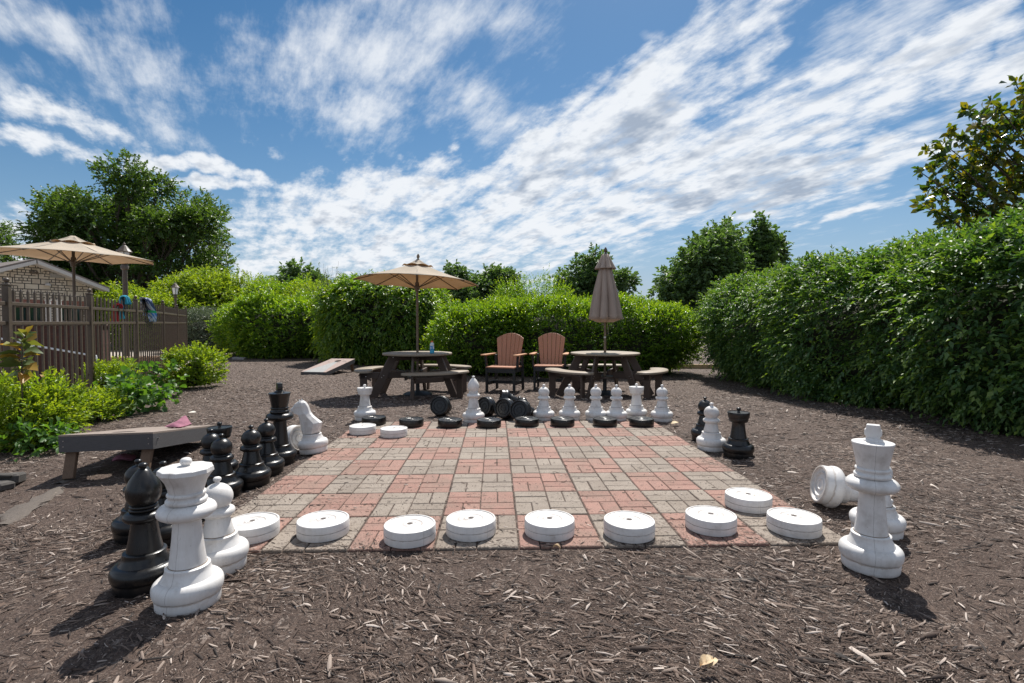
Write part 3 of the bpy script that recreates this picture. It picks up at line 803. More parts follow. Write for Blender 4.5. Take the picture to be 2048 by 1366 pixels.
def open_umbrella(loc, rad, zr, za, label, rz=0, tilt=(0, 0), polebot=0., name='patio_umbrella', vent=.27, group=None, polecol='pole', fin=True):
    t = empty(name, loc, 0); tag(t, label, 'parasol', group); pm = M[polecol]
    MB().tube([(0, 0, polebot), (0, 0, za+.03)], .0215, 14).build('pole', pm, t, 40)
    e = empty('canopy_frame', (0, 0, 0)); COL.objects.unlink(e); bpy.data.objects.remove(e)
    Tm = Matrix.Translation((0, 0, zr)) @ Euler((tilt[0], tilt[1], rz)).to_matrix().to_4x4() @ Matrix.Translation((0, 0, -zr))
    def put(mb, nm, mt, sm=None, par=t):
        mb.v = [tuple(Tm @ Vector(p)) for p in mb.v]; return mb.build(nm, mt, par, sm)
    c = put(pleat_canopy(rad, zr, za), 'canopy', M['canopy'], 25)
    s = c.modifiers.new('s', 'SOLIDIFY'); s.thickness = .003; s.offset = 0
    v = put(pleat_canopy(vent, za-.045, za+.075, .03, .02, 8, 6, .028), 'vent_cap', M['canopy'], 25)
    s = v.modifiers.new('s', 'SOLIDIFY'); s.thickness = .003; s.offset = 0
    if fin: put(MB().lathe([(.012, za+.07), (.03, za+.072), (.032, za+.082), (.014, za+.088), (.016, za+.10), (.026, za+.122), (.027, za+.14), (.018, za+.162), (.006, za+.180), (.001, za+.184)], 20), 'finial', pm, 40)
    hub = zr-.10; hb = put(MB().lathe([(.022, hub-.05), (.036, hub-.045), (.038, hub+.0), (.05, hub+.01), (.05, hub+.04), (.036, hub+.05), (.034, hub+.10), (.022, hub+.11)], 16), 'hub', pm, 40)
    for k in range(8):
        a = 2*PI*k/8; d = Vector((math.cos(a), math.sin(a), 0))
        put(MB().bar(d*.04+Vector((0, 0, za-.014)), d*(rad*.992)+Vector((0, 0, zr-.010)), .012, .016), 'rib', pm)
        put(MB().bar(d*.04+Vector((0, 0, hub+.02)), d*(rad*.47)+Vector((0, 0, za+(zr-za)*.47-.022)), .010, .012), 'strut', pm)
    return t
def closed_umbrella(loc, label):
    t = empty('closed_umbrella', loc); tag(t, label, 'parasol')
    MB().tube([(0, 0, .02), (0, 0, 2.40)], .0215, 14).build('pole', M['pole'], t, 40)
    MB().tube([(0, 0, .995), (0, 0, 1.02)], .025, 14).build('collar', M['steel'], t, 40)
    def mod(k, a, sh=.0): return lambda r, z, th: r*(1+a(z)*(abs(math.sin(th*k/2+sh+.4*math.sin(z*3)))-.55)+.04*math.sin(th*3+z*2.3))
    pr = []
    for i in range(19):
        u = i/18; z = 2.30-.98*u; pr.append((.070+.175*u**.85, z))
    c = MB().lathe(pr, 144, mod=mod(8, lambda z: .10+.34*min(1, max(0, (2.30-z)/.5))), cap0=False, cap1=False)
    c.lathe([(.245, 1.32), (.228, 1.325), (.175, 1.30), (.115, 1.27), (.03, 1.275)], 144, mod=mod(8, lambda z: .44), cap0=False, cap1=False)
    hem = MB()
    o = c.build('canopy', M['canopy2'], t, 60)
    v = MB().lathe([(.035, 2.44), (.058, 2.425), (.085, 2.36), (.115, 2.29), (.150, 2.21), (.165, 2.185)], 96, mod=mod(8, lambda z: .12+.30*max(0, (2.44-z)/.25), .6), cap0=False, cap1=False).build('vent_cap', M['canopy2'], t, 60)
    for q in (o, v): s = q.modifiers.new('s', 'SOLIDIFY'); s.thickness = .004
    MB().lathe([(.03, 2.435), (.034, 2.447), (.016, 2.455), (.017, 2.468), (.030, 2.492), (.031, 2.515), (.020, 2.54), (.006, 2.562), (.001, 2.566)], 20).build('finial', M['bronze'], t, 40)
    MB().tube([(.03, -.01, 1.30), (.045, -.02, 1.2), (.05, -.02, 1.06)], .004, 6).build('cord', M['canopy'], t)
    return t
def umbrella_base(loc, label):
    o = MB().lathe([(.24, 0), (.25, .01), (.25, .03), (.20, .055), (.06, .075), (.035, .08), (.032, .30), (.024, .30)], 36).build('umbrella_base', M['black_board'], None, 35)
    o.location = loc; tag(o, label, 'parasol base', 'parasol bases')
t1 = ground(836, 781); t1 = Vector((at(835, 700, 9.1).x, 9.1, 0)); t1.z = tz(t1.x, t1.y)
t2 = Vector((at(1210, 700, 9.0).x, 9.0, 0)); t2.z = tz(t2.x, t2.y)
picnic_table(t1, R(-60), 'round tan picnic table on dark legs under the open beige parasol')
picnic_table(t2, R(90), 'round tan picnic table on dark legs under the closed parasol')
open_umbrella(t1, 1.07, 1.955, 2.275, 'open beige parasol rising from the picnic table with the drink bottle', R(8), (R(-2), R(2.5)), .02)
closed_umbrella(t2, 'closed taupe parasol folded above the right picnic table')
umbrella_base(t1, 'dark round parasol base under the left picnic table'); umbrella_base(t2, 'dark round parasol base under the right picnic table')

# drink bottle
def bottle(loc):
    t = empty('drink_bottle', loc); tag(t, 'small bottle of blue drink with orange cap on the left picnic table', 'bottle')
    m, nt, bs = newmat('bottle_plastic'); bs.inputs['Base Color'].default_value = (.62, .68, .72, 1); bs.inputs['Roughness'].default_value = .15
    m2, nt, b2 = newmat('blue_drink'); b2.inputs['Base Color'].default_value = (.02, .33, .52, 1); b2.inputs['Roughness'].default_value = .12
    m3, nt, b3 = newmat('bottle_label'); v = objco(nt)
    nt.links.new(ramp(nt, noise(nt, stretch(nt, v, (14, 14, 14)), 1.6, 2), [(.42, (.05, .25, .55)), (.5, (.75, .78, .8)), (.58, (.08, .30, .58))], 'CONSTANT'), b3.inputs['Base Color'])
    m4, nt, b4 = newmat('orange_cap'); b4.inputs['Base Color'].default_value = (.75, .16, .03, 1)
    MB().lathe([(.033, 0), (.037, .004), (.037, .05), (.0345, .056), (.0345, .062)], 28).build('body', m2, t, 40)
    MB().lathe([(.0365, .062), (.0365, .125)], 28, cap0=True).build('label', m3, t, 40)
    MB().lathe([(.0345, .125), (.037, .131), (.036, .150), (.027, .172), (.0165, .184), (.0165, .188)], 28).build('shoulder', m, t, 40)
    MB().lathe([(.0195, .187), (.0195, .208), (.017, .211)], 24).build('cap', m4, t, 40)
bottle((at(864, 700, 8.8).x, 8.80, t1.z+.7455))

def adirondack(loc, rz, label):
    t = empty('patio_chair', loc, rz); tag(t, label, 'chair', 'terracotta patio chairs')
    K = M['black_board']; Tc = M['terracotta']; A = M['arm']
    for s in (-1, 1):
        MB().bar((s*.265, -.25, -.01), (s*.265, -.25, .44), .04, .055, up=(0, 1, 0), bev=.004).build('leg', K, t)
        MB().bar((s*.265, .28, -.01), (s*.265, .22, .665), .04, .06, up=(0, 1, 0), bev=.004).build('leg', K, t)
        MB().bar((s*.300, -.17, .42), (s*.315, -.19, .665), .035, .055, up=(0, 1, 0), bev=.004).build('arm_post', K, t)
        am = MB(); x = s*.315
        am.prism([(x-.055, -.30), (x-.045, -.325), (x+.045, -.325), (x+.055, -.30), (x+.045, .10), (x+.03, .30), (x-.03, .30), (x-.045, .10)], .668, .692)
        o = am.build('armrest', A, t); b = o.modifiers.new('b', 'BEVEL'); b.width = .005; b.segments = 2
    fr = MB()
    fr.bar((-.245, -.262, .398), (.245, -.262, .398), .03, .085, bev=.003); fr.bar((-.245, .25, .398), (.245, .25, .398), .03, .085, bev=.003)
    for s in (-1, 1):
        fr.bar((s*.2445, -.24, .398), (s*.2445, .25, .398), .03, .082, bev=.003); fr.bar((s*.246, -.22, .155), (s*.246, .24, .155), .03, .06, bev=.003)
    fr.bar((-.23, .02, .157), (.23, .02, .157), .03, .056, bev=.003); fr.bar((-.27, .345, .72), (.27, .345, .72), .03, .07, bev=.003); fr.bar((-.22, .285, .50), (.22, .285, .50), .028, .06, bev=.003)
    fr.build('frame', K, t)
    se = MB()
    for i in range(5):
        y = -.235+i*.092; se.box((0, y, .455), (.555, .086, .024), None, .004)
    se.build('seat', Tc, t)
    bk = MB()
    for i in range(6):
        u = (i-2.5); wb, wt = .064, .084
        x0, x1 = u*(wb+.006), u*(wt+.007); h0 = .455; 
        def top(xx): return 1.075-.085*(abs(xx)/.25)**2.1
        n = 4; poly = [(x0-wb/2, h0), (x0+wb/2, h0)]
        for k in range(n+1): xx = x1+wt/2-wt*k/n; poly.append((xx, top(xx)))
        th = .011
        bk.prism(poly, -th, th, lambda p: Vector((p.x, .235+(p.y-.455)*.24+p.z+.012*(abs(p.x)/.2)**2*-3, p.y)))
    o = bk.build('backrest', Tc, t); b = o.modifiers.new('b', 'BEVEL'); b.width = .004; b.segments = 2; b.limit_method = 'ANGLE'
    return t
for px, d, a, lab in ((1010, 9.75, -21, 'terracotta patio chair with black legs beside the open parasol table, left one'), (1100, 10.05, -12, 'terracotta patio chair with black legs partly behind the right picnic table')):
    p = at(px, 700, d); p.z = tz(p.x, p.y); adirondack(p, R(a), lab)

# small object with round faces seen low behind the second chair is left to the dark; cornhole boards
def cornhole(high_l, high_r, low_dir, label, painted, L=1.2, W=.61, hz=.285):
    c = (high_l+high_r)/2; t = empty('cornhole_board', (c.x, c.y, c.z)); t.rotation_euler = (0, 0, math.atan2(low_dir[1], low_dir[0])-PI/2)
    tag(t, label, 'cornhole board', 'wooden cornhole boards')
    m, nt, bs = newmat('board_deck_'+('painted' if painted else 'bare')); v = objco(nt)
    gr = noise(nt, stretch(nt, v, (60, 4, 60)), 1, 5, .65)
    if painted:
        sx = N(nt, 'ShaderNodeSeparateXYZ'); nt.links.new(v, sx.inputs[0])
        f = math_(nt, 'LESS_THAN', math_(nt, 'ABSOLUTE', sx.outputs[0]), math_(nt, 'MULTIPLY', math_(nt, 'SUBTRACT', sx.outputs[1], .12), .22))
        c0 = mixc(nt, f, (.36, .27, .235), (.33, .33, .32)); wr = noise(nt, v, 9, 5, .7)
        sy = math_(nt, 'LESS_THAN', sx.outputs[1], .45)
        c0 = mixc(nt, math_(nt, 'MULTIPLY', ramp(nt, wr, [(.56, g3(0)), (.60, g3(1))]), sy), c0, (.12, .10, .09))
    else: c0 = (.27, .215, .18)
    nt.links.new(mixc(nt, .8, c0, ramp(nt, gr, [(.3, g3(.7)), (.7, g3(1.12))]), 'MULTIPLY'), bs.inputs['Base Color']); bs.inputs['Roughness'].default_value = .75
    sl = (hz-(.075 if painted else .125))/L; z = lambda y: hz-sl*y
    # deck with a round hole: ring fan round the hole out to the rectangle
    hc = (0, .23); hr = .076; n = 40; vs = []; fs = []
    ring = [(hc[0]+hr*math.cos(2*PI*i/n), hc[1]+hr*math.sin(2*PI*i/n)) for i in range(n)]
    outp = []
    for i in range(n):
        a = 2*PI*i/n; dx, dy = math.cos(a), math.sin(a)
        ts = [((W/2 if dx > 0 else -W/2)-hc[0])/dx if abs(dx) > 1e-6 else 9, ((L if dy > 0 else 0)-hc[1])/dy if abs(dy) > 1e-6 else 9]
        tt = min(ts); outp.append((hc[0]+dx*tt, hc[1]+dy*tt))
    corners = [(W/2, L), (-W/2, L), (-W/2, 0), (W/2, 0)]
    for cx_, cy_ in corners:
        j = min(range(n), key=lambda i: (outp[i][0]-cx_)**2+(outp[i][1]-cy_)**2); outp[j] = (cx_, cy_)
    for dz in (0, -.013):
        for p in ring+outp: vs.append((p[0], p[1], z(p[1])+dz))
    for i in range(n):
        j = (i+1) % n
        fs += [(i, n+i, n+j, j), (2*n+j, 3*n+j, 3*n+i, 2*n+i), (n+i, 3*n+i, 3*n+j, n+j), (j, 2*n+j, 2*n+i, i)]
    MB().add(vs, fs).build('deck', m, t)
    fm = M['greywood']; f = MB()
    H = .112 if not painted else .085
    def side(x0, y0, x1, y1, th=.02):
        mx_, my_ = (-(y1-y0), (x1-x0)); l = math.hypot(mx_, my_); mx_, my_ = mx_/l*th, my_/l*th
        vs = []
        for (x, y) in ((x0, y0), (x1, y1), (x1+mx_, y1+my_), (x0+mx_, y0+my_)):
            vs += [(x, y, z(y)-.0135), (x, y, max(z(y)-.0135-H, -.01))]
        f.add(vs, [(0, 2, 3, 1), (2, 4, 5, 3), (4, 6, 7, 5), (6, 0, 1, 7), (0, 6, 4, 2), (1, 3, 5, 7)])
    side(-W/2, .001, W/2, .001); side(W/2, .0215, W/2, L-.0215); side(-W/2, L-.0215, -W/2, .0215); side(W/2, L, -W/2, L)
    f.build('frame', fm, t)
    for s in (-1, 1):
        MB().bar((s*(W/2-.055), .075, z(.07)-.06), (s*(W/2-.065), -.012, -.015), .07, .035, up=(0, 1, 0), bev=.003).build('leg', M['legwood'], t)
    b = MB()
    for s in (-1, 1):
        for dz in (.045, .085): b.tube([(s*(W/2-.03), .003, hz-dz), (s*(W/2-.03), -.003, hz-dz)], .004, 6)
    b.tube([(W/2-.002, .07, hz-.06), (W/2+.012, .07, hz-.06)], .006, 6); b.build('screw', M['steel'], t)
    return t
M['greywood'] = simple('weathered_grey_wood', (.085, .082, .084), .7, .25, 6, bstr=.4, stretch_=(3, 3, 60))
M['legwood'] = simple('brown_post_wood', (.15, .095, .060), .8, .3, 6, bstr=.4, stretch_=(40, 40, 3))
hl = at(132, 868, 3.98); hr_ = at(298, 868, 3.72); hl.z = hr_.z = -.015
cornhole(hl, hr_, (-.17+.02, 1.0), 'weathered cornhole board with grey frame in the left foreground, pink bean bag on it', False, hz=.30)
a_, b_ = ground(598, 750), ground(655, 750)
mid = (a_+b_)/2; far = ground(652, 735); d_ = Vector((.30, 1.13, 0)); d_.normalize(); e_ = mid+d_*1.2
pr = Vector((d_.y, -d_.x, 0))*.305
cornhole(Vector((e_.x+pr.x, e_.y+pr.y, tz(e_.x, e_.y))), Vector((e_.x-pr.x, e_.y-pr.y, tz(e_.x, e_.y))), (-d_.x, -d_.y), 'painted cornhole board with grey and brown wedge before the far hedge', True)

def bean_bag(loc, pts, label, rz=0):
    m = simple('pink_cloth', (.36, .145, .20), .9, .25, 25, bstr=.5, bscale=200)
    mb = MB(); n = 14; vs = []; fs = []
    for s in (1, -1):
        for i in range(n+1):
            for j in range(n+1):
                u, v = i/n*2-1, j/n*2-1; e = max(0, (1-u*u)*(1-v*v))**.45
                x, y = u*.078, v*.078; z = s*e*.022+.024
                z += pts(u, v)+.006*fbm((u, v, s), 1.6, 2)
                vs.append((x*(1-.08*abs(v)), y*(1-.08*abs(u)), max(z, .001+(.001 if s > 0 else 0))))
    k = (n+1)*(n+1)
    for i in range(n):
        for j in range(n):
            a = i*(n+1)+j; fs += [(a, a+n+1, a+n+2, a+1), (k+a+1, k+a+n+2, k+a+n+1, k+a)]
    o = mb.add(vs, fs).build('bean_bag', m, None, 60); o.location = loc; o.rotation_euler = (0, 0, rz)
    tag(o, label, 'bean bag', 'pink bean bags')
ch = bpy.data.objects['cornhole_board']
bpy.context.view_layer.update()
lp = ch.matrix_world @ Vector((.19, .70, .30-.175/1.2*.70))
bean_bag(lp, lambda u, v: .065*max(0, 1-1.5*abs(u-.15))*max(0, v*.6+.6)*.9, 'pink bean bag folded to a peak on top of the cornhole board', R(-10))
bb = ground(240, 926); bean_bag(bb+Vector((0, .05, .0)), lambda u, v: .018*max(0, 1-abs(u+.2)), 'pink bean bag lying on the ground under the cornhole board', R(25))

# ================================================================== FENCE with towels
fpts = [(-4.36, 3.45)]+[(at(px, 650, d).x, d) for px, d in ((15, 5.2), (180, 6.8), (272, 8.58), (326, 10.4), (354, 12.5), (372, 14.1))]
FT = [1.52, 1.525, 1.53, 1.54, 1.55, 1.555, 1.56]
def fence():
    t = empty('metal_fence', (fpts[0][0], fpts[0][1], 0)); tag(t, 'bronze metal picket fence with ball topped posts on the left', 'fence')
    off = Vector((fpts[0][0], fpts[0][1], 0))
    for i, (x, y) in enumerate(fpts):
        z0 = tz(x, y)-.05; h = FT[i]-.045
        p = Vector((x, y, 0))-off; d = Vector(fpts[min(i+1, 6)])-Vector(fpts[max(i-1, 0)]); a = math.atan2(d.y, d.x); rm = Euler((0, 0, a))
        m = MB().box(p+Vector((0, 0, (z0+h-.03)/2)), (.055, .055, h-.03-z0), rm, .003)
        q = m.build('post', M['bronze'], t)
        c = MB().box((p.x, p.y, h-.02), (.066, .066, .018), rm, .003)
        c.lathe([(.018, h-.012), (.012, h-.004), (.011, h+.002), (.022, h+.012), (.026, h+.026), (.021, h+.040), (.008, h+.048)], 16, (p.x, p.y, 0)); c.build('post_cap', M['bronze'], q, 40)
    for i in range(6):
        a = Vector((*fpts[i], 0))-off; b = Vector((*fpts[i+1], 0))-off; d = (b-a).normalized(); L = (b-a).length
        za, zb = FT[i], FT[i+1]
        ra = lambda dz: (a+d*.03+Vector((0, 0, za-dz)), b-d*.03+Vector((0, 0, zb-dz)))
        for dz in (.245, .435, 1.42):
            p, q = ra(dz); MB().bar(p, q, .028, .034 if dz < 1 else .03, bev=.002).build('rail', M['bronze'], t)
        pk = MB(); n = 13; ang = math.atan2(d.y, d.x)
        for k in range(n):
            u = (k+.9)/(n+.8); p = a+(b-a)*u; zt = za+(zb-za)*u
            top = zt-.105; w = .0095
            rm = Matrix.Rotation(ang, 3, 'Z'); vs = []
            for (s, z) in ((1, zt-1.49), (1, top-.012), (.55, top)):
                for (ex, ey) in ((-w, -w), (w, -w), (w, w), (-w, w)): vs.append(rm @ Vector((ex*s, ey*s, 0))+Vector((p.x, p.y, z)))
            vs.append(Vector((p.x, p.y, top+.028)))
            fs = [(3, 2, 1, 0)]+[(L_+j, L_+(j+1) % 4, L_+4+(j+1) % 4, L_+4+j) for L_ in (0, 4) for j in range(4)]+[(8+j, 8+(j+1) % 4, 12) for j in range(4)]
            pk.add(vs, fs)
        pk.build('pickets', M['bronze'], t)
fence()
def towel(c, d, w, front, back, cols, label, seed=1, skew=0., name='towel'):
    """cloth hung over the fence top; d = direction of the fence"""
    d = Vector(d).normalized(); nrm_ = Vector((d.y, -d.x, 0)); nu, nv = 18, 36; vs = []; fs = []
    tot = front+back+.08
    for j in range(nv+1):
        s = j/nv*tot-back-.04
        for i in range(nu+1):
            u = i/nu-.5
            if s < -.04: z = (s+.04); o = -.035
            elif s < .04: a = s/.04*PI/2; z = .03*math.cos(a); o = .035*math.sin(a)
            else: z = -(s-.04); o = .035
            g = max(0, abs(s)-.03)
            o += (.020*math.sin(u*17+seed+s*3)+.014*math.sin(u*31+seed*2)+.02*fbm((u*2, s*2, seed), 1.6, seed))*(.5+min(1, g*6))
            narrow = 1-.35*min(1, g*3)+.0
            p = c+d*(u*w*narrow+skew*(z))+nrm_*o+Vector((0, 0, z+.012*math.sin(u*12+seed)-.05*abs(u)*0))
            vs.append(p)
    for j in range(nv):
        for i in range(nu): k = j*(nu+1)+i; fs.append((k, k+1, k+nu+2, k+nu+1))
    m, nt, bs = newmat('towel_'+name); v = objco(nt)
    if len(cols) == 1: col = ramp(nt, noise(nt, v, 20, 3), [(.35, tuple(q*.75 for q in cols[0])), (.65, cols[0])])
    else:
        wv = N(nt, 'ShaderNodeTexWave'); wv.inputs['Scale'].default_value = 9; wv.inputs['Distortion'].default_value = 1.5; wv.inputs['Detail'].default_value = 1
        nt.links.new(v, wv.inputs['Vector']); sx = N(nt, 'ShaderNodeSeparateXYZ'); nt.links.new(v, sx.inputs[0])
        col = ramp(nt, wv.outputs['Fac'], [(.45, cols[0]), (.55, cols[1])])
        lo = math_(nt, 'LESS_THAN', sx.outputs[2], c.z-.20)
        col = mixc(nt, lo, col, ramp(nt, wv.outputs['Fac'], [(.3, cols[2]), (.75, (.45, .55, .66))]))
        gb = math_(nt, 'MULTIPLY', math_(nt, 'LESS_THAN', sx.outputs[2], c.z-.17), math_(nt, 'GREATER_THAN', sx.outputs[2], c.z-.21))
        col = mixc(nt, gb, col, (.03, .40, .16))
    nt.links.new(col, bs.inputs['Base Color']); bs.inputs['Roughness'].default_value = .95
    bump(nt, bs, noise(nt, v, 220, 2), .4, .004)
    o = MB().add(vs, fs).build('towel', m, None, 60); s = o.modifiers.new('s', 'SOLIDIFY'); s.thickness = .008
    tag(o, label, 'towel', 'towels on the fence')
def on_fence(i, u): 
    a, b = Vector((*fpts[i], 0)), Vector((*fpts[i+1], 0)); p = a+(b-a)*u; p.z = FT[i]+(FT[i+1]-FT[i])*u-.065; return p, b-a
p, d = on_fence(2, .72); towel(p, d, .17, .085, .30, [(.03, .30, .42)], 'rolled teal towel slung over the fence tops, nearest of the towels', 3, name='teal')
p, d = on_fence(2, .57); towel(p-Vector((0, 0, .13)), d, .05, .02, .22, [(.28, .012, .015)], 'narrow red strap hanging inside the fence beside the teal towel', 5, name='red')
p, d = on_fence(3, .34); towel(p+Vector((0, 0, .015)), d, .52, .36, .25, [(.42, .46, .55), (.05, .08, .17), (.07, .22, .50)], 'blue and white striped towel draped over the fence', 8, skew=-.75, name='striped')

# ================================================================== POOL AREA beyond the fence
M['concrete'] = simple('pool_concrete', (.44, .38, .32), .85, .12, 8, bstr=.2)
edge = [(p[0], p[1]) for p in fpts]
dk = [(x-.12, y+.04) for x, y in edge]+[(-12, 24), (-60, 24), (-60, 3.2)]
MB().prism(dk, -.03, .012).build('pool_deck', M['concrete'])
tag(bpy.data.objects['pool_deck'], kind='structure')
kb = MB()
for i in range(6):
    a = Vector((*fpts[i], 0)); b = Vector((*fpts[i+1], 0)); d = (b-a).normalized()
    kb.bar(a+d*.004+Vector((.04, 0, .0)), b-d*.004+Vector((.04, 0, .0)), .16, .10, bev=.01)
tag(kb.build('concrete_edging', simple('edging_stone', (.40, .31, .24), .9, .2, 10, bstr=.4)), kind='structure')
def brickmat(name, c1, c2, mortar, scale, bw=.5, rh=.25, ms=.02):
    m, nt, bs = newmat(name); v = objco(nt)
    b = N(nt, 'ShaderNodeTexBrick'); b.inputs['Scale'].default_value = scale; b.inputs['Brick Width'].default_value = bw; b.inputs['Row Height'].default_value = rh; b.inputs['Mortar Size'].default_value = ms
    b.inputs['Color1'].default_value = (*c1, 1); b.inputs['Color2'].default_value = (*c2, 1); b.inputs['Mortar'].default_value = (*mortar, 1)
    sx = N(nt, 'ShaderNodeSeparateXYZ'); nt.links.new(v, sx.inputs[0]); cx = N(nt, 'ShaderNodeCombineXYZ')
    nt.links.new(sx.outputs[0], cx.inputs[0]); nt.links.new(sx.outputs[2], cx.inputs[1])
    nt.links.new(cx.outputs[0], b.inputs['Vector'])
    nt.links.new(mixc(nt, .6, b.outputs['Color'], ramp(nt, noise(nt, v, 12, 5), [(.3, g3(.6)), (.7, g3(1.2))]), 'MULTIPLY'), bs.inputs['Base Color']); bs.inputs['Roughness'].default_value = .9
    bump(nt, bs, b.outputs['Fac'], -.4, .01)
    return m
w0, w1 = at(-230, 650, 8.2), at(203, 650, 8.9)
wl = empty('brick_wall', (w0.x, w0.y, 0), math.atan2(w1.y-w0.y, w1.x-w0.x)); L = (w1-w0).xy.length
MB().box((L/2, .12, .53), (L, .24, 1.05)).build('wall', brickmat('red_brick', (.10, .040, .030), (.075, .030, .024), (.06, .038, .032), 5), wl)
MB().box((L/2, .12, 1.065), (L+.05, .29, .03), None, .005).build('coping', simple('brown_coping', (.10, .06, .045), .8), wl)
tag(wl, 'low dark red brick wall behind the fence', 'wall')
h0, h1 = at(26, 683, 7.95), at(192, 712, 8.25)
hr = MB().tube([h0+Vector((-.35, -.05, .10)), h0, h0*.5+h1*.5+Vector((0, 0, -.006)), h1, h1+Vector((.05, .02, -.30)), h1+Vector((.05, .02, -.59))], .016, 8)
hr.tube([h0, (h0.x, h0.y, .0)], .016, 8)
tag(hr.build('handrail', simple('white_rail', (.72, .74, .76), .3, .05), None, 60), 'white sloping handrail in front of the brick wall', 'handrail')
# raised bed of tan stones
def stone_planter():
    a = at(206, 700, 10.6); t = empty('stone_planter', (a.x, a.y, 0), R(8)); tag(t, 'low bed edged with stacked tan stones behind the fence', 'planter')
    mb = MB(); g = random.Random(4)
    for row in range(4):
        x = 0 if row % 2 else -.08
        while x < 1.15:
            w = g.uniform(.12, .24); mb.box((x+w/2, g.uniform(-.02, .02), .06+row*.11), (w*.95, .22, .105), Euler((g.uniform(-.05, .05), g.uniform(-.05, .05), g.uniform(-.08, .08))), .022); x += w
    mb.build('stones', simple('tan_stone', (.42, .27, .17), .85, .35, 5, bstr=.5), t, 30)
stone_planter()

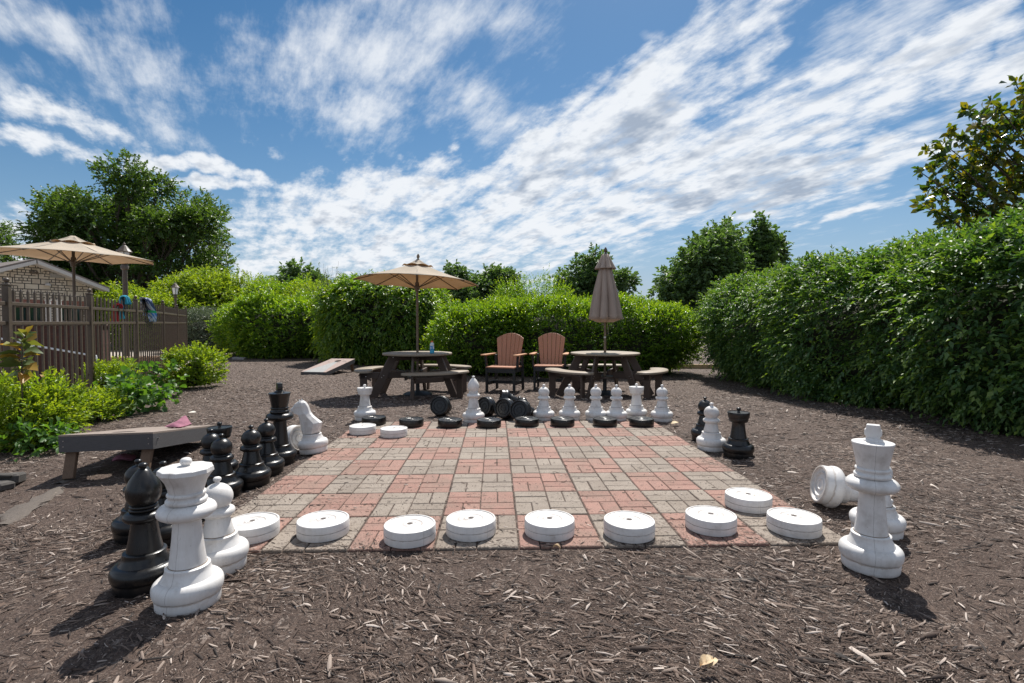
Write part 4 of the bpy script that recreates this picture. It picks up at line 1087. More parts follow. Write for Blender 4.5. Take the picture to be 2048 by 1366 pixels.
# clubhouse
def clubhouse():
    A = at(62, 526, 20); E_ = at(205, 582, 22); Wst = A*2-E_; Wst.z = E_.z; Wst.x = A.x-(E_.x-A.x)
    ax = Vector((E_.x-A.x, E_.y-A.y, 0)); hw = ax.length; ax.normalize(); bk = Vector((-ax.y, ax.x, 0))
    if bk.y < 0: bk = -bk
    rz = math.atan2(ax.y, ax.x); t = empty('clubhouse', (A.x, A.y, 0), rz); tag(t, 'pale stone clubhouse with white edged gable roof behind the fence', 'building')
    za, ze = A.z, E_.z; D = 9.; hin = hw-.35
    zi = za-(za-ze)*hin/hw
    def side(s): return 1 if s else -1
    # stone: irregular ashlar from voronoi-warped bricks
    m, nt, bs = newmat('ashlar_stone'); v = objco(nt)
    sx = N(nt, 'ShaderNodeSeparateXYZ'); nt.links.new(v, sx.inputs[0]); cx = N(nt, 'ShaderNodeCombineXYZ')
    nt.links.new(math_(nt, 'ADD', sx.outputs[0], sx.outputs[1]), cx.inputs[0]); nt.links.new(sx.outputs[2], cx.inputs[1])
    def br(scale, off, bw, rh, sq, f, ms):
        b = N(nt, 'ShaderNodeTexBrick', offset=off, squash=sq, squash_frequency=f); b.inputs['Scale'].default_value = scale; b.inputs['Brick Width'].default_value = bw; b.inputs['Row Height'].default_value = rh; b.inputs['Mortar Size'].default_value = ms
        b.inputs['Color1'].default_value = (.52, .46, .37, 1); b.inputs['Color2'].default_value = (.40, .34, .27, 1); b.inputs['Mortar'].default_value = (.05, .045, .04, 1)
        nt.links.new(cx.outputs[0], b.inputs['Vector']); return b.outputs['Color']
    b1 = br(1, .37, .20, .10, .6, 3, .014); b2 = br(1, .5, .27, .20, 1.5, 2, .016)
    sel = N(nt, 'ShaderNodeTexVoronoi'); sel.inputs['Scale'].default_value = 2.2; nt.links.new(cx.outputs[0], sel.inputs['Vector'])
    sc = N(nt, 'ShaderNodeSeparateColor'); nt.links.new(sel.outputs['Color'], sc.inputs[0])
    c = mixc(nt, math_(nt, 'GREATER_THAN', sc.outputs[0], .62), b1, b2)
    c = mixc(nt, .6, c, ramp(nt, noise(nt, v, 5, 5), [(.3, g3(.75)), (.7, g3(1.2))]), 'MULTIPLY')
    nt.links.new(c, bs.inputs['Base Color']); bs.inputs['Roughness'].default_value = .9
    bump(nt, bs, c, .5, .02)
    MB().prism([(-hin, 2.02), (hin, 2.02), (hin, zi-.02), (0, za-.02), (-hin, zi-.02)], 0, .3, lambda p: Vector((p.x, p.z, p.y))).build('gable_wall', m, t)
    brk = brickmat('band_brick', (.22, .080, .058), (.17, .062, .047), (.22, .17, .14), 4)
    MB().box((0, .14, 1.9), (2*hin+.02, .3, .238)).build('brick_band', brk, t)
    w = MB(); w.box((0, .16, .6), (2*hin, .28, 1.2)); w.box((hin-.15, .16, 1.485), (.3, .26, .569)); w.box((-hin+.15, .16, 1.485), (.3, .26, .569)); w.box((.55, .16, 1.485), (.25, .26, .569)); w.box((-.8, .16, 1.485), (.25, .26, .569))
    w.build('wall', m, t)
    w2 = MB(); w2.box((hin-.02, D/2+.3, 1.2), (.28, D, 2.4)); w2.box((-hin+.02, D/2+.3, 1.2), (.28, D, 2.4)); w2.build('wall', m, t)
    gm, gnt, gb = newmat('dark_window_glass'); gb.inputs['Base Color'].default_value = (.012, .03, .028, 1); gb.inputs['Roughness'].default_value = .08
    for x, ww in ((-1.36, .85), (-.12, 1.08), (1.16, .95)):
        f = MB(); 
        for (cx_, cz, dx, dz) in ((x-ww/2+.025, 1.485, .05, .56), (x+ww/2-.025, 1.485, .05, .56), (x, 1.74, ww-.102, .05), (x, 1.23, ww-.102, .05), (x, 1.485, .04, .458)): f.box((cx_, .12, cz), (dx, .06, dz))
        fo = f.build('window', M['bronze'], t); MB().box((x, .16, 1.485), (ww-.06, .02, .5)).build('pane', gm, fo)
    wt = simple('white_trim', (.46, .44, .42), .6, .08); rf = simple('roof_shingle', (.16, .135, .12), .9, .3, 30, bstr=.6, stretch_=(1, 1, 6))
    rt = MB(); fa = MB(); ov = .45
    for s in (-1, 1):
        n = Vector((s*(za-ze), 0, hw)).normalized()
        a = Vector((0, -ov, za+.02)); b = Vector((s*hw, -ov, ze+.02)); a2 = a+Vector((0, D+ov, 0)); b2 = b+Vector((0, D+ov, 0))
        up = n*.06; rt.add([a+up, b+up, b2+up, a2+up, a+up*2, b+up*2, b2+up*2, a2+up*2], [(0, 1, 2, 3), (4, 5, 6, 7), (0, 1, 5, 4), (1, 2, 6, 5), (2, 3, 7, 6), (3, 0, 4, 7)])
        dn = Vector((0, 0, -.13)); o_ = Vector((0, -.03, 0)); u2 = up*.97
        fa.add([a+o_+u2, b+o_+u2, b+o_+u2+dn, a+o_+u2+dn, a+u2+Vector((0, .02, 0)), b+u2+Vector((0, .02, 0)), b+u2+dn+Vector((0, .02, 0)), a+u2+dn+Vector((0, .02, 0))], [(0, 1, 2, 3), (4, 5, 6, 7), (0, 1, 5, 4), (1, 2, 6, 5), (2, 3, 7, 6), (3, 0, 4, 7)])
        fa.add([a+Vector((0, .021, -.05)), b+Vector((0, .021, -.05)), b+Vector((0, ov-.01, -.05)), a+Vector((0, ov-.01, -.05))], [(0, 1, 2, 3)])
    # higher main roof set back to the left
    rt.add([(-9, 2.6, ze+.1), (-.9, 2.6, ze+.1), (-1.6, 6.0, 4.45), (-9, 6.0, 4.45), (-1.2, 9.3, ze+.1), (-9, 9.3, ze+.1)], [(0, 1, 2, 3), (3, 2, 4, 5), (1, 4, 2)])
    rt.build('roof', rf, t); fa.build('fascia', wt, t)
    lt = MB(); lt.box((.02, -.05, 3.02), (.10, .10, .10), None, .01); lt.lathe([(.02, 2.96), (.05, 2.99), (.055, 3.03), (.02, 3.07)], 12, (.13, -.09, 0)); lt.build('wall_lamp', M['bronze'], t)
    gv = simple('grey_vent', (.25, .24, .22), .6); MB().box((-.95, -.03, 3.0), (.32, .08, .2), None, .01).build('vent', gv, t); MB().box((.78, -.03, 2.96), (.46, .08, .16), None, .01).build('vent', gv, t)
    MB().lathe([(.0, .0), (.09, .0), (.085, .05), (.05, .09), (.001, .10)], 16, (.45, -.09, 2.56)).build('camera_dome', wt, t, 40)
    for x in (.18, .50): MB().lathe([(.085, 0), (.085, 1.95), (.10, 1.96), (.10, 2.0)], 20, (x, -.75, 0)).build('column', wt, t, 40)
clubhouse()

def lamp_post(px, d, ztop, label, s=1.):
    p = at(px, 600, d); z0 = 0; t = empty('lamp_post', (p.x, p.y, z0)); tag(t, label, 'lamp post', 'lantern lamp posts')
    h = ztop-.62*s
    MB().lathe([(.11, 0), (.11, .15), (.07, .25), (.052, .6), (.046, h-.12), (.07, h-.10), (.075, h-.04), (.05, h), (.085, h+.02)], 20).build('pole', M['bronze'], t, 40)
    g, nt, b = newmat('lantern_glass'); b.inputs['Base Color'].default_value = (.75, .76, .74, 1); b.inputs['Roughness'].default_value = .25
    MB().lathe([(.10*s, h+.03), (.15*s, h+.33*s)], 6).build('glass', g, t)
    f = MB()
    for k in range(6):
        a = 2*PI*k/6; f.tube([(math.cos(a)*.104*s, math.sin(a)*.104*s, h+.02), (math.cos(a)*.155*s, math.sin(a)*.155*s, h+.34*s)], .009, 6)
    f.lathe([(.18*s, h+.33*s), (.19*s, h+.345*s), (.12*s, h+.43*s), (.07*s, h+.50*s), (.03*s, h+.53*s), (.035*s, h+.56*s), (.012*s, h+.60*s), (.002, h+.62*s)], 12)
    f.build('lantern_cap', M['bronze'], t)
lamp_post(251, 11.3, 2.82, 'bronze lamp post rising behind the pool parasol', .76)
lamp_post(351, 22, 2.86, 'distant lantern lamp post among the light green shrubs', .9)
u = at(149, 600, 8.7)
open_umbrella((u.x, u.y, .012), 1.16, 2.15, 2.42, 'large open beige parasol standing beyond the fence on the left', R(10), (R(1), R(1.5)), 0., vent=.30, polecol='bronze', fin=False)
# wooden kerb and small slab beyond the bed
a = ground(1400, 742); kb = MB().bar(a+Vector((-.9, .9, .06)), a+Vector((1.6, .6, .06)), .10, .14, bev=.01); tag(kb.build('timber_edging', simple('pale_timber', (.46, .33, .21), .8, .2, 5)), kind='structure')
a = ground(478, 719); o = MB().box((0, 0, .03), (.36, .22, .07), Euler((.03, .05, .15)), .012).build('stone_slab', simple('grey_slab', (.30, .28, .27), .85, .2, 8)); o.location = a; tag(o, 'small grey stone slab lying before the far left hedge', 'stone')
# broken dark blocks, at the left edge
def blocks():
    p = ground(5, 975); t = MB(); g = random.Random(3)
    for (x, y, z, a, b, c, r) in ((-.03, .05, .045, .20, .12, .07, .3), (.02, -.05, .03, .17, .10, .055, -.25), (-.13, -.04, .03, .14, .12, .06, .1), (-.02, .0, .085, .15, .07, .03, .45)):
        t.box((x, y, z), (a, b, c), Euler((g.uniform(-.2, .2), g.uniform(-.25, .25), r)), .012)
    o = t.build('broken_stone', simple('dark_stone', (.075, .068, .062), .9, .45, 25, bstr=.9), None); o.location = p; tag(o, 'broken dark stone block at the left edge of the ground', 'stone')
blocks()
def flat_root(pts, w, label, h=.004):
    vs = []; fs = []; P_ = [ground(*p) for p in pts]
    g = random.Random(len(pts)); W_ = [w*(.35+.65*math.sin(PI*(i+.35)/(len(P_)-1+.7))) for i in range(len(P_))]; K = 7
    for i, p in enumerate(P_):
        d = (P_[min(i+1, len(P_)-1)]-P_[max(0, i-1)]).normalized(); n = Vector((-d.y, d.x, 0))
        for k in range(K):
            u = k/(K-1)*2-1; q = p+n*u*W_[i]*(.55+.8*g.random()); vs.append((q.x, q.y, p.z+.0065+h*(1-u*u)*(.4+1.2*g.random())-.012*abs(u)**3))
    for i in range(len(P_)-1):
        for k in range(K-1): a = i*K+k; fs.append((a, a+1, a+K+1, a+K))
    o = MB().add(vs, fs).build('exposed_root', simple('grey_root', (.11, .09, .075), .85, .35, 6, bstr=.9, stretch_=(30, 8, 30)), None, 60); tag(o, label, 'root', 'exposed roots')
flat_root([(2, 1052), (12, 1044), (25, 1036), (38, 1026), (50, 1018), (62, 1010), (75, 1004), (87, 996), (100, 988), (112, 981), (124, 974)], .085, 'flat grey exposed root in the mulch at the left')
flat_root([(118, 968), (133, 962), (150, 956)], .05, 'short grey root stub by the leg of the cornhole board')
flat_root([(1290, 1148), (1340, 1152), (1395, 1160), (1450, 1163), (1520, 1160)], .020, 'long thin grey root in front of the paving', .003)
def fallen_leaf(px, py, rz, col, label, s=.05):
    vs = []; fs = []
    n = 6
    for i in range(n+1):
        u = i/n; w = s*.36*math.sin(PI*min(1, u*.93+.04))**.8
        for k in (-1, 0, 1): vs.append((u*s, k*w, .006+abs(k)*.010+.012*math.sin(u*PI)))
    for i in range(n):
        for k in range(2): a = i*3+k; fs.append((a, a+1, a+4, a+3))
    m = bpy.data.materials.get('dry_leaf_%.2f' % col[0]) or simple('dry_leaf_%.2f' % col[0], col, .8, .2, 60)
    o = MB().add(vs, fs).build('fallen_leaf', m, None, 60); o.location = ground(px, py, 0, .016); o.rotation_euler = (R(8), R(-6), rz); tag(o, label, 'leaf', 'fallen dry leaves')
fallen_leaf(1400, 1338, R(20), (.55, .40, .24), 'dry yellow leaf at the bottom right of the mulch, left of a pair')
fallen_leaf(1416, 1342, R(50), (.60, .47, .30), 'dry pale leaf at the bottom right of the mulch, right of a pair')
fallen_leaf(375, 829, R(5), (.72, .66, .58), 'pale dry leaf on the mulch behind the cornhole board', .10)
fallen_leaf(1120, 1102, R(160), (.55, .42, .25), 'small tan leaf on the front edge of the paving', .035)
fallen_leaf(1343, 850, R(15), (.60, .42, .26), 'curled tan leaf right of the last white pawn', .09)
fallen_leaf(1207, 779, R(-15), (.62, .46, .35), 'brown leaf under the right picnic table', .14)

# ================================================================== VEGETATION
def dirs(nv, seed, out=.8, up=.45, rnd=.55):
    g = np.random.default_rng(seed); return nrm(nv*out+np.array([0, 0, up])+g.normal(size=nv.shape)*rnd)
LM = {}
LM['hedge'] = leaf_mat('hedge_leaf', [(.040, .100, .036), (.064, .138, .046), (.090, .170, .052)], .28, (2.2, 2.3, .55), .50, (.21, .29, .05))
LM['holly'] = leaf_mat('shrub_leaf', [(.055, .125, .020), (.09, .185, .026), (.14, .235, .032)], .42, (2.4, 2.3, .4), .34, (.24, .32, .035))
LM['weep'] = leaf_mat('long_leaf', [(.050, .125, .022), (.078, .165, .028), (.11, .20, .032)], .38, (2.4, 2.3, .45), .38, (.27, .34, .045))
LM['lime'] = leaf_mat('lime_leaf', [(.12, .21, .022), (.17, .27, .028), (.24, .33, .036)], .40, (2.0, 1.9, .45), .42, (.30, .36, .05))
LM['tree'] = leaf_mat('tree_leaf', [(.042, .088, .024), (.060, .115, .032), (.085, .14, .040)], .34, (2.2, 2.2, .6), .40, (.09, .14, .035))
LM['far'] = leaf_mat('far_leaf', [(.065, .125, .045), (.088, .15, .055), (.115, .18, .068)], .34, (2.0, 2.1, .7), .5)
LM['grey'] = leaf_mat('grey_leaf', [(.075, .105, .07), (.12, .15, .10), (.16, .185, .13)], .2, (1.5, 1.7, .8), .4)
LM['magnolia'] = leaf_mat('magnolia_leaf', [(.022, .055, .014), (.036, .080, .018), (.09, .12, .018), (.16, .14, .02)], .36, (2.8, 2.5, .4), .26)
LM['vine'] = leaf_mat('broad_leaf', [(.05, .12, .03), (.07, .16, .035), (.10, .19, .04)], .38, (2.0, 2.0, .5), .5)
LM['smoke'] = leaf_mat('oval_leaf', [(.07, .11, .045), (.10, .15, .05), (.22, .22, .05), (.45, .24, .06)], .35, (1.6, 1.4, .5), .5)

def shrub(name, label, cat, c, half, n, mat, rz=0, k=3., amp=.2, freq=1., depth=.35, seed=1, group=None, nleaf=8, twl=.22, ll=.06, lw=.03, droop=.3, flat=1., up=.45, shrink=.35, zfun=None, corek=True, fine=False, spread=.9, out=.8, trunk=True, rnd=.55, shear=0.):
    z = tz(c[0], c[1]); c = (c[0], c[1], z)
    t = empty(name, c); tag(t, label, cat, group)
    p, nv = block(n, (0, 0, 0), half, rz, k, amp, freq, depth, seed, zfun) if False else block(n, c, half, rz, k, amp, freq, depth, seed, zfun)
    p = p-np.array(c)
    p[:, 0] -= shear*p[:, 2]
    leaves('foliage', p, dirs(nv, seed+3, out, up, rnd), LM[mat], t, nleaf, twl, ll, lw, droop, flat, spread, seed=seed+9, fine=fine)
    if corek: core('branches_or_core', (0, 0, 0), half, rz, k, shrink, M['core_dark'], t, zfun, seed)  # added opaque core, no modelled wood; keeps light out of the shrub
    return t
# long hedge on the right
def zf(p): return np.clip(1.02-.010*p[:, 1], .80, 1.08)
shrub('leafy_hedge', 'tall dense dark green hedge filling the right side', 'hedge', (6.60, 8.4), (1.75, 5.3, 1.12), 23500, 'hedge', R(-3), 3.0, .36, .62, .40, 3, None, 8, .24, .088, .042, .42, 1.3, .15, .55, zfun=zf, spread=.95, shear=.17)
# far left part of the mid planting
shrub('round_shrub', 'bright green rounded shrub row behind the two chairs and the closed parasol', 'shrub', (at(1165, 650, 13.6).x, 13.7), (2.98, 1.5, .92), 15000, 'holly', R(1), 3.2, .24, .9, .3, 5, 'shrubs round the mulch bed', 8, .17, .062, .042, .12, .9, .55, .35)
shrub('round_shrub', 'bright green shrub bulging between the open parasol and the left chair', 'shrub', (at(968, 650, 13.2).x, 13.4), (1.25, 1.2, .84), 5200, 'holly', 0, 2.6, .22, 1., .3, 8, 'shrubs round the mulch bed', 8, .17, .062, .042, .12, .9, .55, .35)
shrub('loose_shrub', 'taller loose shrub with upright shoots rising behind the row at centre', 'shrub', (at(1065, 650, 14.6).x, 14.9), (1.15, .8, 1.22), 2300, 'holly', 0, 2.2, .4, .9, .45, 13, 'shrubs round the mulch bed', 10, .34, .06, .034, .15, .6, .9, .6, corek=False)
shrub('weeping_shrub', 'big domed shrub with drooping long leaves behind the open parasol table', 'shrub', (at(770, 650, 15.4).x, 15.6), (1.82, 1.7, 1.25), 6800, 'weep', 0, 2.5, .24, .9, .3, 17, 'shrubs round the mulch bed', 8, .28, .130, .050, .85, 1., .35, .45)
shrub('round_shrub', 'bright green clipped shrub left of the domed weeping one', 'shrub', (at(590, 650, 17.8).x, 18.2), (2.15, 1.8, .98), 8800, 'holly', R(6), 2.8, .26, .8, .35, 21, 'shrubs round the mulch bed', 8, .22, .085, .056, .15, .9, .55, .4)
shrub('round_shrub', 'bright green shrub with tall rounded top behind the painted cornhole board', 'shrub', (at(505, 650, 18.6).x, 19.2), (1.25, 1.3, .86), 4200, 'holly', 0, 2.4, .26, .9, .35, 22, 'shrubs round the mulch bed', 8, .22, .085, .056, .15, .9, .55, .4)
shrub('grey_shrub', 'grey-green shrub with whitish leaves beside the fence end', 'shrub', (at(405, 650, 20.5).x, 20.8), (1.15, 1.2, .78), 5200, 'grey', 0, 2.6, .16, .9, .3, 25, 'shrubs round the mulch bed', 8, .16, .052, .034, .1, .7, .5, .35)
# light green shrubs behind
for i, (px, d, hx, hz, lab) in enumerate(((300, 23.5, 2.2, 1.28, 'light green arching shrub behind the fence by the lamp posts'), (395, 25, 1.9, 1.78, 'tallest light green shrub, just right of the distant lamp post'),
        (480, 26, 2.1, 1.66, 'light green shrub behind the clipped ones, under the bare twig'), (575, 25, 1.9, 1.50, 'light green shrub with dark top behind the clipped shrub'),
        (640, 24, 1.5, 1.35, 'light green shrub next to the bare twiggy bush'))):
    shrub('light_shrub', lab, 'shrub', (at(px, 650, d).x, d), (hx, 1.5, hz), 3600, 'lime' if i != 3 else 'holly', 0, 2.2, .42, .7, .5, 31+i, 'light green shrubs in the background', 8, .42, .12, .070, .3, .9, .65, .6)
# tall thin twiggy bush
def twiggy():
    c = at(655, 600, 19.5); t = empty('bare_bush', (c.x, c.y, 0)); tag(t, 'sparse bush with thin bare shoots against the sky left of the open parasol', 'shrub')
    g = np.random.default_rng(2); mb = MB(); P_, D_ = [], []
    for i in range(46):
        a = g.random()*2*PI; r = .45*g.random(); h = 2.2+1.0*g.random()+.4*(i % 5 == 0); le = g.normal(0, .10, 2)
        pts = [Vector((math.cos(a)*r*.3, math.sin(a)*r*.3, 0))]
        for k in range(1, 7):
            u = k/6; pts.append(Vector((math.cos(a)*r*(.3+.9*u)+le[0]*u*u*2+g.normal(0, .02), math.sin(a)*r*(.3+.9*u)+le[1]*u*u*2, h*u)))
        mb.tube(pts, [.012, .010, .008, .007, .005, .004, .003], 5)
        for k in range(2, 5 if i % 3 else 6):
            for q in range(7):
                u = g.random(); p = pts[k]*(1-u)+pts[min(k+1, 6)]*u; P_.append(p); D_.append(g.normal(size=3)*.6+np.array([0, 0, .5]))
    mb.build('branches_or_core', M['bark'], t)
    leaves('foliage', np.array(P_), np.array(D_), LM['tree'], t, 5, .12, .055, .025, .1, .5, seed=5)
twiggy()
# young shoots above the middle row
# shrubs and plants in front of the fence
def mound(name, label, px, py, wpx, hpx, n, mat, seed, **kw):
    c = ground(px, py); d = c.y; w = wpx*d/FPX/2; h = hpx*d/FPX/2
    return shrub(name, label, 'shrub', (c.x, c.y+w*.7), (w, w*.85, h), n, mat, 0, kw.pop('k', 2.1), w*.28, 1.2/w, w*.5, seed, 'shrubs in front of the fence', shrink=w*.5, **kw)
mound('small_shrub', 'bright lime green shrub standing alone on the mulch near the fence end', 366, 780, 104, 80, 800, 'lime', 41, twl=.13, ll=.052, lw=.034, droop=.05, flat=.5, up=.9, nleaf=9)
mound('small_shrub', 'lime green shrub against the fence behind the broad leaved vine', 197, 818, 100, 86, 560, 'lime', 42, twl=.12, ll=.046, lw=.027, droop=.05, flat=.5, up=1., nleaf=9)
mound('small_shrub', 'green narrow leaved shrub left of the broad leaved vine', 135, 852, 130, 46, 600, 'lime', 43, twl=.12, ll=.050, lw=.022, droop=.1, flat=.5, up=.9, nleaf=9)
mound('small_shrub', 'large lime green shrub cut by the left edge of the picture', 5, 905, 165, 124, 1100, 'lime', 44, twl=.12, ll=.050, lw=.026, droop=.1, flat=.5, up=.8, nleaf=9)
mound('broadleaf_plant', 'dark green broad leaved vine sprawling on the mulch before the fence', 238, 832, 110, 62, 125, 'vine', 45, twl=.14, ll=.095, lw=.095, droop=.25, flat=.7, up=.6, nleaf=3, fine=True, corek=False)
mound('broadleaf_plant', 'broad leaved vine reaching towards the lone lime shrub', 290, 800, 84, 66, 85, 'vine', 46, twl=.14, ll=.095, lw=.095, droop=.25, flat=.7, up=.7, nleaf=3, fine=True, corek=False)
mound('broadleaf_plant', 'low grey-green leafy plant at the foot of the left edge shrub', 40, 915, 110, 52, 60, 'vine', 49, twl=.12, ll=.08, lw=.045, droop=.3, flat=.7, up=.5, nleaf=4, fine=True, corek=False)
def stalk(px, depth, zt, zb, label, seed, n=16, ll=.13, lean=(.05, 0), mat='smoke', base=None):
    c = base or at(px, 700, depth); z0 = tz(c.x, c.y); t = empty('young_smoke_tree', (c.x, c.y, z0)); tag(t, label, 'plant', 'young plants with orange tips')
    g = np.random.default_rng(seed); pts = [Vector((lean[0]*u*u+g.normal(0, .006), lean[1]*u, (zt-z0)*u)) for u in np.linspace(0, 1, 8)]
    MB().tube(pts, [.010, .009, .008, .007, .006, .005, .004, .003], 7).build('stem', M['bark'], t, 60)
    P_, D_, A_ = [], [], []
    V = []; L_ = []
    for i in range(n):
        u = (zb-z0)/(zt-z0)+(1-(zb-z0)/(zt-z0))*(i/(n-1)); k = min(6.999, u*7); a = pts[int(k)].lerp(pts[min(7, int(k)+1)], k-int(k))
        th = i*2.4+g.random()*.6; e = .15+.75*(i/(n-1))
        P_.append(a); D_.append((math.cos(th), math.sin(th), e))
    o = leaves('foliage', np.array(P_), np.array(D_), LM[mat], t, 1, .01, ll, ll*.62, .05, .9, .05, seed=seed, fine=True, curl=.12)
stalk(38, 4.75, .99, .62, 'young plant with big oval yellow and orange leaves by the first fence post', 51, 30, .18)
stalk(105, 4.75, .56, .12, 'small plant with orange tipped leaves beside the left edge shrub', 53, 22, .10, (.03, -.04), base=ground(98, 862))
stalk(118, 4.9, .48, .10, 'second small orange leaved plant left of the narrow leaved shrub', 54, 18, .095, (-.05, -.05), base=ground(128, 858))

# ---- trees
def tree(name, label, cat, base, crown, ntw, mat, seed, lobes=34, lr=.30, group=None, nleaf=9, twl=.5, ll=.14, lw=.08, trunk_r=.28, droop=.3, fork=.22, flat=.7, fine=False, holes=.0):
    """crown = (cx, cy, cz, rx, ry, rz) relative to the base; lobes of leaves carried by limbs"""
    g = np.random.default_rng(seed); t = empty(name, base); tag(t, label, cat, group)
    cx, cy, cz, rx, ry, rz = crown; C = []
    while len(C) < lobes:
        q = g.uniform(-1, 1, 3)
        l = np.linalg.norm(q)
        if l > 1 or l < .25: continue
        q = q*(.90/max(l, .72))if g.random() < .6 and l > .5 else q
        if q[2] < -.55 and g.random() < .6: continue
        C.append((cx+q[0]*rx*(1-lr*.6), cy+q[1]*ry*(1-lr*.6), cz+q[2]*rz*(1-lr*.6)))
    C = np.array(C); rad = lr*np.array([rx, ry, rz])[None]*g.uniform(.6, 1.25, (lobes, 1))
    which = g.integers(0, lobes, ntw); v = nrm(g.normal(size=(ntw, 3)))
    v[:, 2] = np.abs(v[:, 2])*np.where(g.random(ntw) < .68, 1, -1)
    rr_ = g.random((ntw, 1))**.45
    P_ = C[which]+v*rad[which]*rr_
    P_ += v*rad[which]*.25*np.array([fbm(a, 1.6/min(rx, rz)*2, seed) for a in P_])[:, None]
    D_ = nrm(v*.8+np.array([0, 0, .25])+g.normal(size=v.shape)*.5)
    leaves('crown', P_, D_, LM[mat], t, nleaf, twl, ll, lw, droop, flat, seed=seed+2, fine=fine)
    mb = MB(); f = Vector((cx*.3, cy*.3, max(.8, (cz-rz)*.9+rz*fork)))
    mb.tube([Vector((0, 0, -.1)), Vector((0, 0, .3)), Vector((cx*.1, cy*.1, f.z*.5)), f], [trunk_r*1.35, trunk_r*1.05, trunk_r*.9, trunk_r*.8], 10)
    for i, c in enumerate(C):
        c = Vector(c); s = f if i % 3 else Vector((cx*.15, cy*.15, f.z*.8)); m = s.lerp(c, .5)+Vector((g.normal(0, .06)*rx, g.normal(0, .06)*ry, -.10*rz)); 
        r0 = trunk_r*g.uniform(.22, .42)
        mb.tube([s, s.lerp(m, .5)+Vector((0, 0, .04*rz)), m, m.lerp(c, .6), c], [r0, r0*.8, r0*.6, r0*.35, r0*.12], 6)
        for k in range(4):
            e = c+Vector(nrm(g.normal(size=3))*rad[i]*.8); q = m.lerp(c, .4+.15*k); mb.tube([q, q.lerp(e, .5)+Vector((0, 0, .02*rz)), e], [r0*.25, r0*.16, r0*.05], 5)
    mb.build('trunk', M['bark'], t)
    return t
b = at(268, 600, 29)
tree('oak_tree', 'big spreading green tree behind the pool parasol on the left', 'tree', (b.x, b.y, 0), (0, 0, 5.25, 5.5, 4.8, 4.25), 11500, 'tree', 61, 60, .21, None, 9, .42, .17, .135, .34, .12, .15, .9)
b = at(-30, 600, 34)
tree('oak_tree', 'tree cut off by the left edge of the picture above the clubhouse roof', 'tree', (b.x, b.y, 0), (0, 0, 5.2, 1.85, 1.8, 2.7), 1300, 'tree', 62, 12, .36, None, 10, .55, .17, .10, .2)
for i, (px, d, cz, rx, rz, nt_, lab) in enumerate(((905, 62, 3.9, 3.8, 4.0, 1700, 'dark tree seen under the right side of the open parasol'), (985, 64, 3.9, 4.4, 4.1, 1900, 'dark tree between the open parasol and the loose shoots'),
        (1196, 56, 4.5, 4.5, 4.5, 2500, 'round dark tree right behind the closed parasol'), (1390, 44, 4.6, 3.7, 4.6, 2400, 'dark tree on the left flank of the clump beside the hedge'),
        (1462, 46, 5.5, 4.1, 5.4, 3000, 'tallest dark tree of the clump left of the hedge'), (1530, 47, 5.6, 2.0, 4.9, 1700, 'narrow upright dark tree at the right of the clump'),
        (600, 60, 3.5, 3.8, 4.3, 1600, 'dark tree top showing above the light green shrubs'), (560, 66, 2.8, 3.0, 3.6, 900, 'small dark tree top left of the twiggy bush'),
        (1352, 60, 2.2, 2.6, 2.9, 800, 'low dark tree at the left foot of the clump'))):
    b = at(px, 600, d)
    tree('far_tree', lab, 'tree', (b.x, b.y, -.3), (0, 0, cz+.3, rx, rx*.9, rz), int(nt_*1.3), 'far', 70+i, int(18+rx*2), .34, 'dark trees beyond the shrubs', 9, .75, .40, .27, .22, .3)
for i, (px, d, cz, rx, rz) in enumerate(((1590, 17.5, 2.45, 1.1, 1.15), (1650, 16.5, 2.45, .9, 1.1))):
    b = at(px, 600, d); tree('small_tree', 'green crown peeping over the top of the hedge, %s one' % ('left' if i == 0 else 'right'), 'tree', (b.x, b.y, -.1), (0, 0, cz, rx, rx, rz), 700, 'hedge', 85+i, 12, .4, 'crowns over the hedge', 8, .3, .09, .05, .08)
b = at(2130, 400, 7.6)
